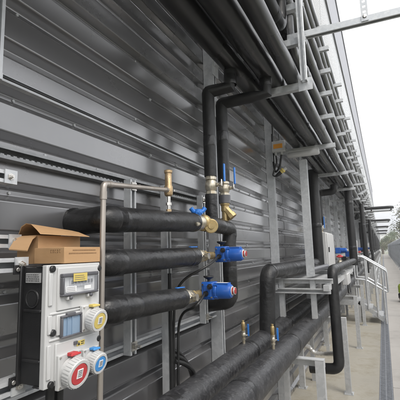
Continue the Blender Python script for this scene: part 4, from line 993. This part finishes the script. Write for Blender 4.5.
# ------------------------------------------------------------------ air
mb=MB(); mb.box(-760,760,-95,1650,-2.5,62)
me=bpy.data.meshes.new('haze'); me.from_pydata(mb.v,[],mb.f); hz=bpy.data.objects.new('haze',me); COL.objects.link(hz); hz['kind']='stuff'
m=bpy.data.materials.new('air'); m.use_nodes=True; nt=m.node_tree; nt.nodes.remove(nt.nodes['Principled BSDF'])
pv=nt.nodes.new('ShaderNodeVolumePrincipled'); pv.inputs['Color'].default_value=(0.93,0.95,0.98,1); pv.inputs['Density'].default_value=HAZE; pv.inputs['Anisotropy'].default_value=0.2
nt.links.new(pv.outputs['Volume'],nt.nodes['Material Output'].inputs['Volume']); me.materials.append(m)

# ------------------------------------------------------------------ light
w=bpy.data.worlds.new('World'); scene.world=w; w.use_nodes=True
nt=w.node_tree; N,L=nt.nodes,nt.links
bg=N['Background']
sky=N.new('ShaderNodeTexSky'); sky.sky_type='NISHITA'; sky.sun_disc=False
SE,SR=math.radians(52),math.radians(118)
sky.sun_elevation=SE; sky.sun_rotation=SR; sky.dust_density=3.0; sky.air_density=1.2
tc=N.new('ShaderNodeTexCoord'); nz=N.new('ShaderNodeTexNoise'); nz.inputs['Scale'].default_value=2.2; nz.inputs['Detail'].default_value=6
L.new(tc.outputs['Generated'],nz.inputs['Vector'])
cr=N.new('ShaderNodeMapRange'); cr.inputs['From Min'].default_value=0.3; cr.inputs['From Max'].default_value=0.7; cr.inputs['To Min'].default_value=7.5; cr.inputs['To Max'].default_value=11.0
L.new(nz.outputs['Fac'],cr.inputs['Value'])
cc=N.new('ShaderNodeCombineColor'); L.new(cr.outputs['Result'],cc.inputs[0]); L.new(cr.outputs['Result'],cc.inputs[1]); L.new(cr.outputs['Result'],cc.inputs[2])
mx=N.new('ShaderNodeMix'); mx.data_type='RGBA'; mx.inputs['Factor'].default_value=0.80
L.new(sky.outputs['Color'],mx.inputs['A']); L.new(cc.outputs['Color'],mx.inputs['B']); L.new(mx.outputs['Result'],bg.inputs['Color'])
bg.inputs['Strength'].default_value=0.10
sun=bpy.data.lights.new('Sun','SUN'); sun.energy=0.9; sun.angle=math.radians(25); sun.color=(1.0,0.96,0.9)
so=bpy.data.objects.new('Sun',sun); COL.objects.link(so)
sd=V((math.sin(SR)*math.cos(SE),math.cos(SR)*math.cos(SE),math.sin(SE)))   # towards the sun
so.rotation_euler=sd.to_track_quat('Z','Y').to_euler(); so.location=(5,0,12)

# ------------------------------------------------------------------ camera
cam=bpy.data.cameras.new('Camera'); co=bpy.data.objects.new('Camera',cam); COL.objects.link(co)
cam.sensor_width=36; cam.sensor_fit='HORIZONTAL'; cam.lens=36*F/400; cam.clip_start=0.05; cam.clip_end=3000
R=Matrix((CM.col[0],-CM.col[1],-CM.col[2])).transposed()
co.matrix_world=Matrix.Translation(CPOS)@R.to_4x4()
scene.camera=co
vs_=scene.view_settings; vs_.view_transform='Standard'; vs_.look='None'; vs_.gamma=1; vs_.use_curve_mapping=False; vs_.exposure=1.5
scene.render.engine='CYCLES'; scene.cycles.max_bounces=8; scene.cycles.use_denoising=True
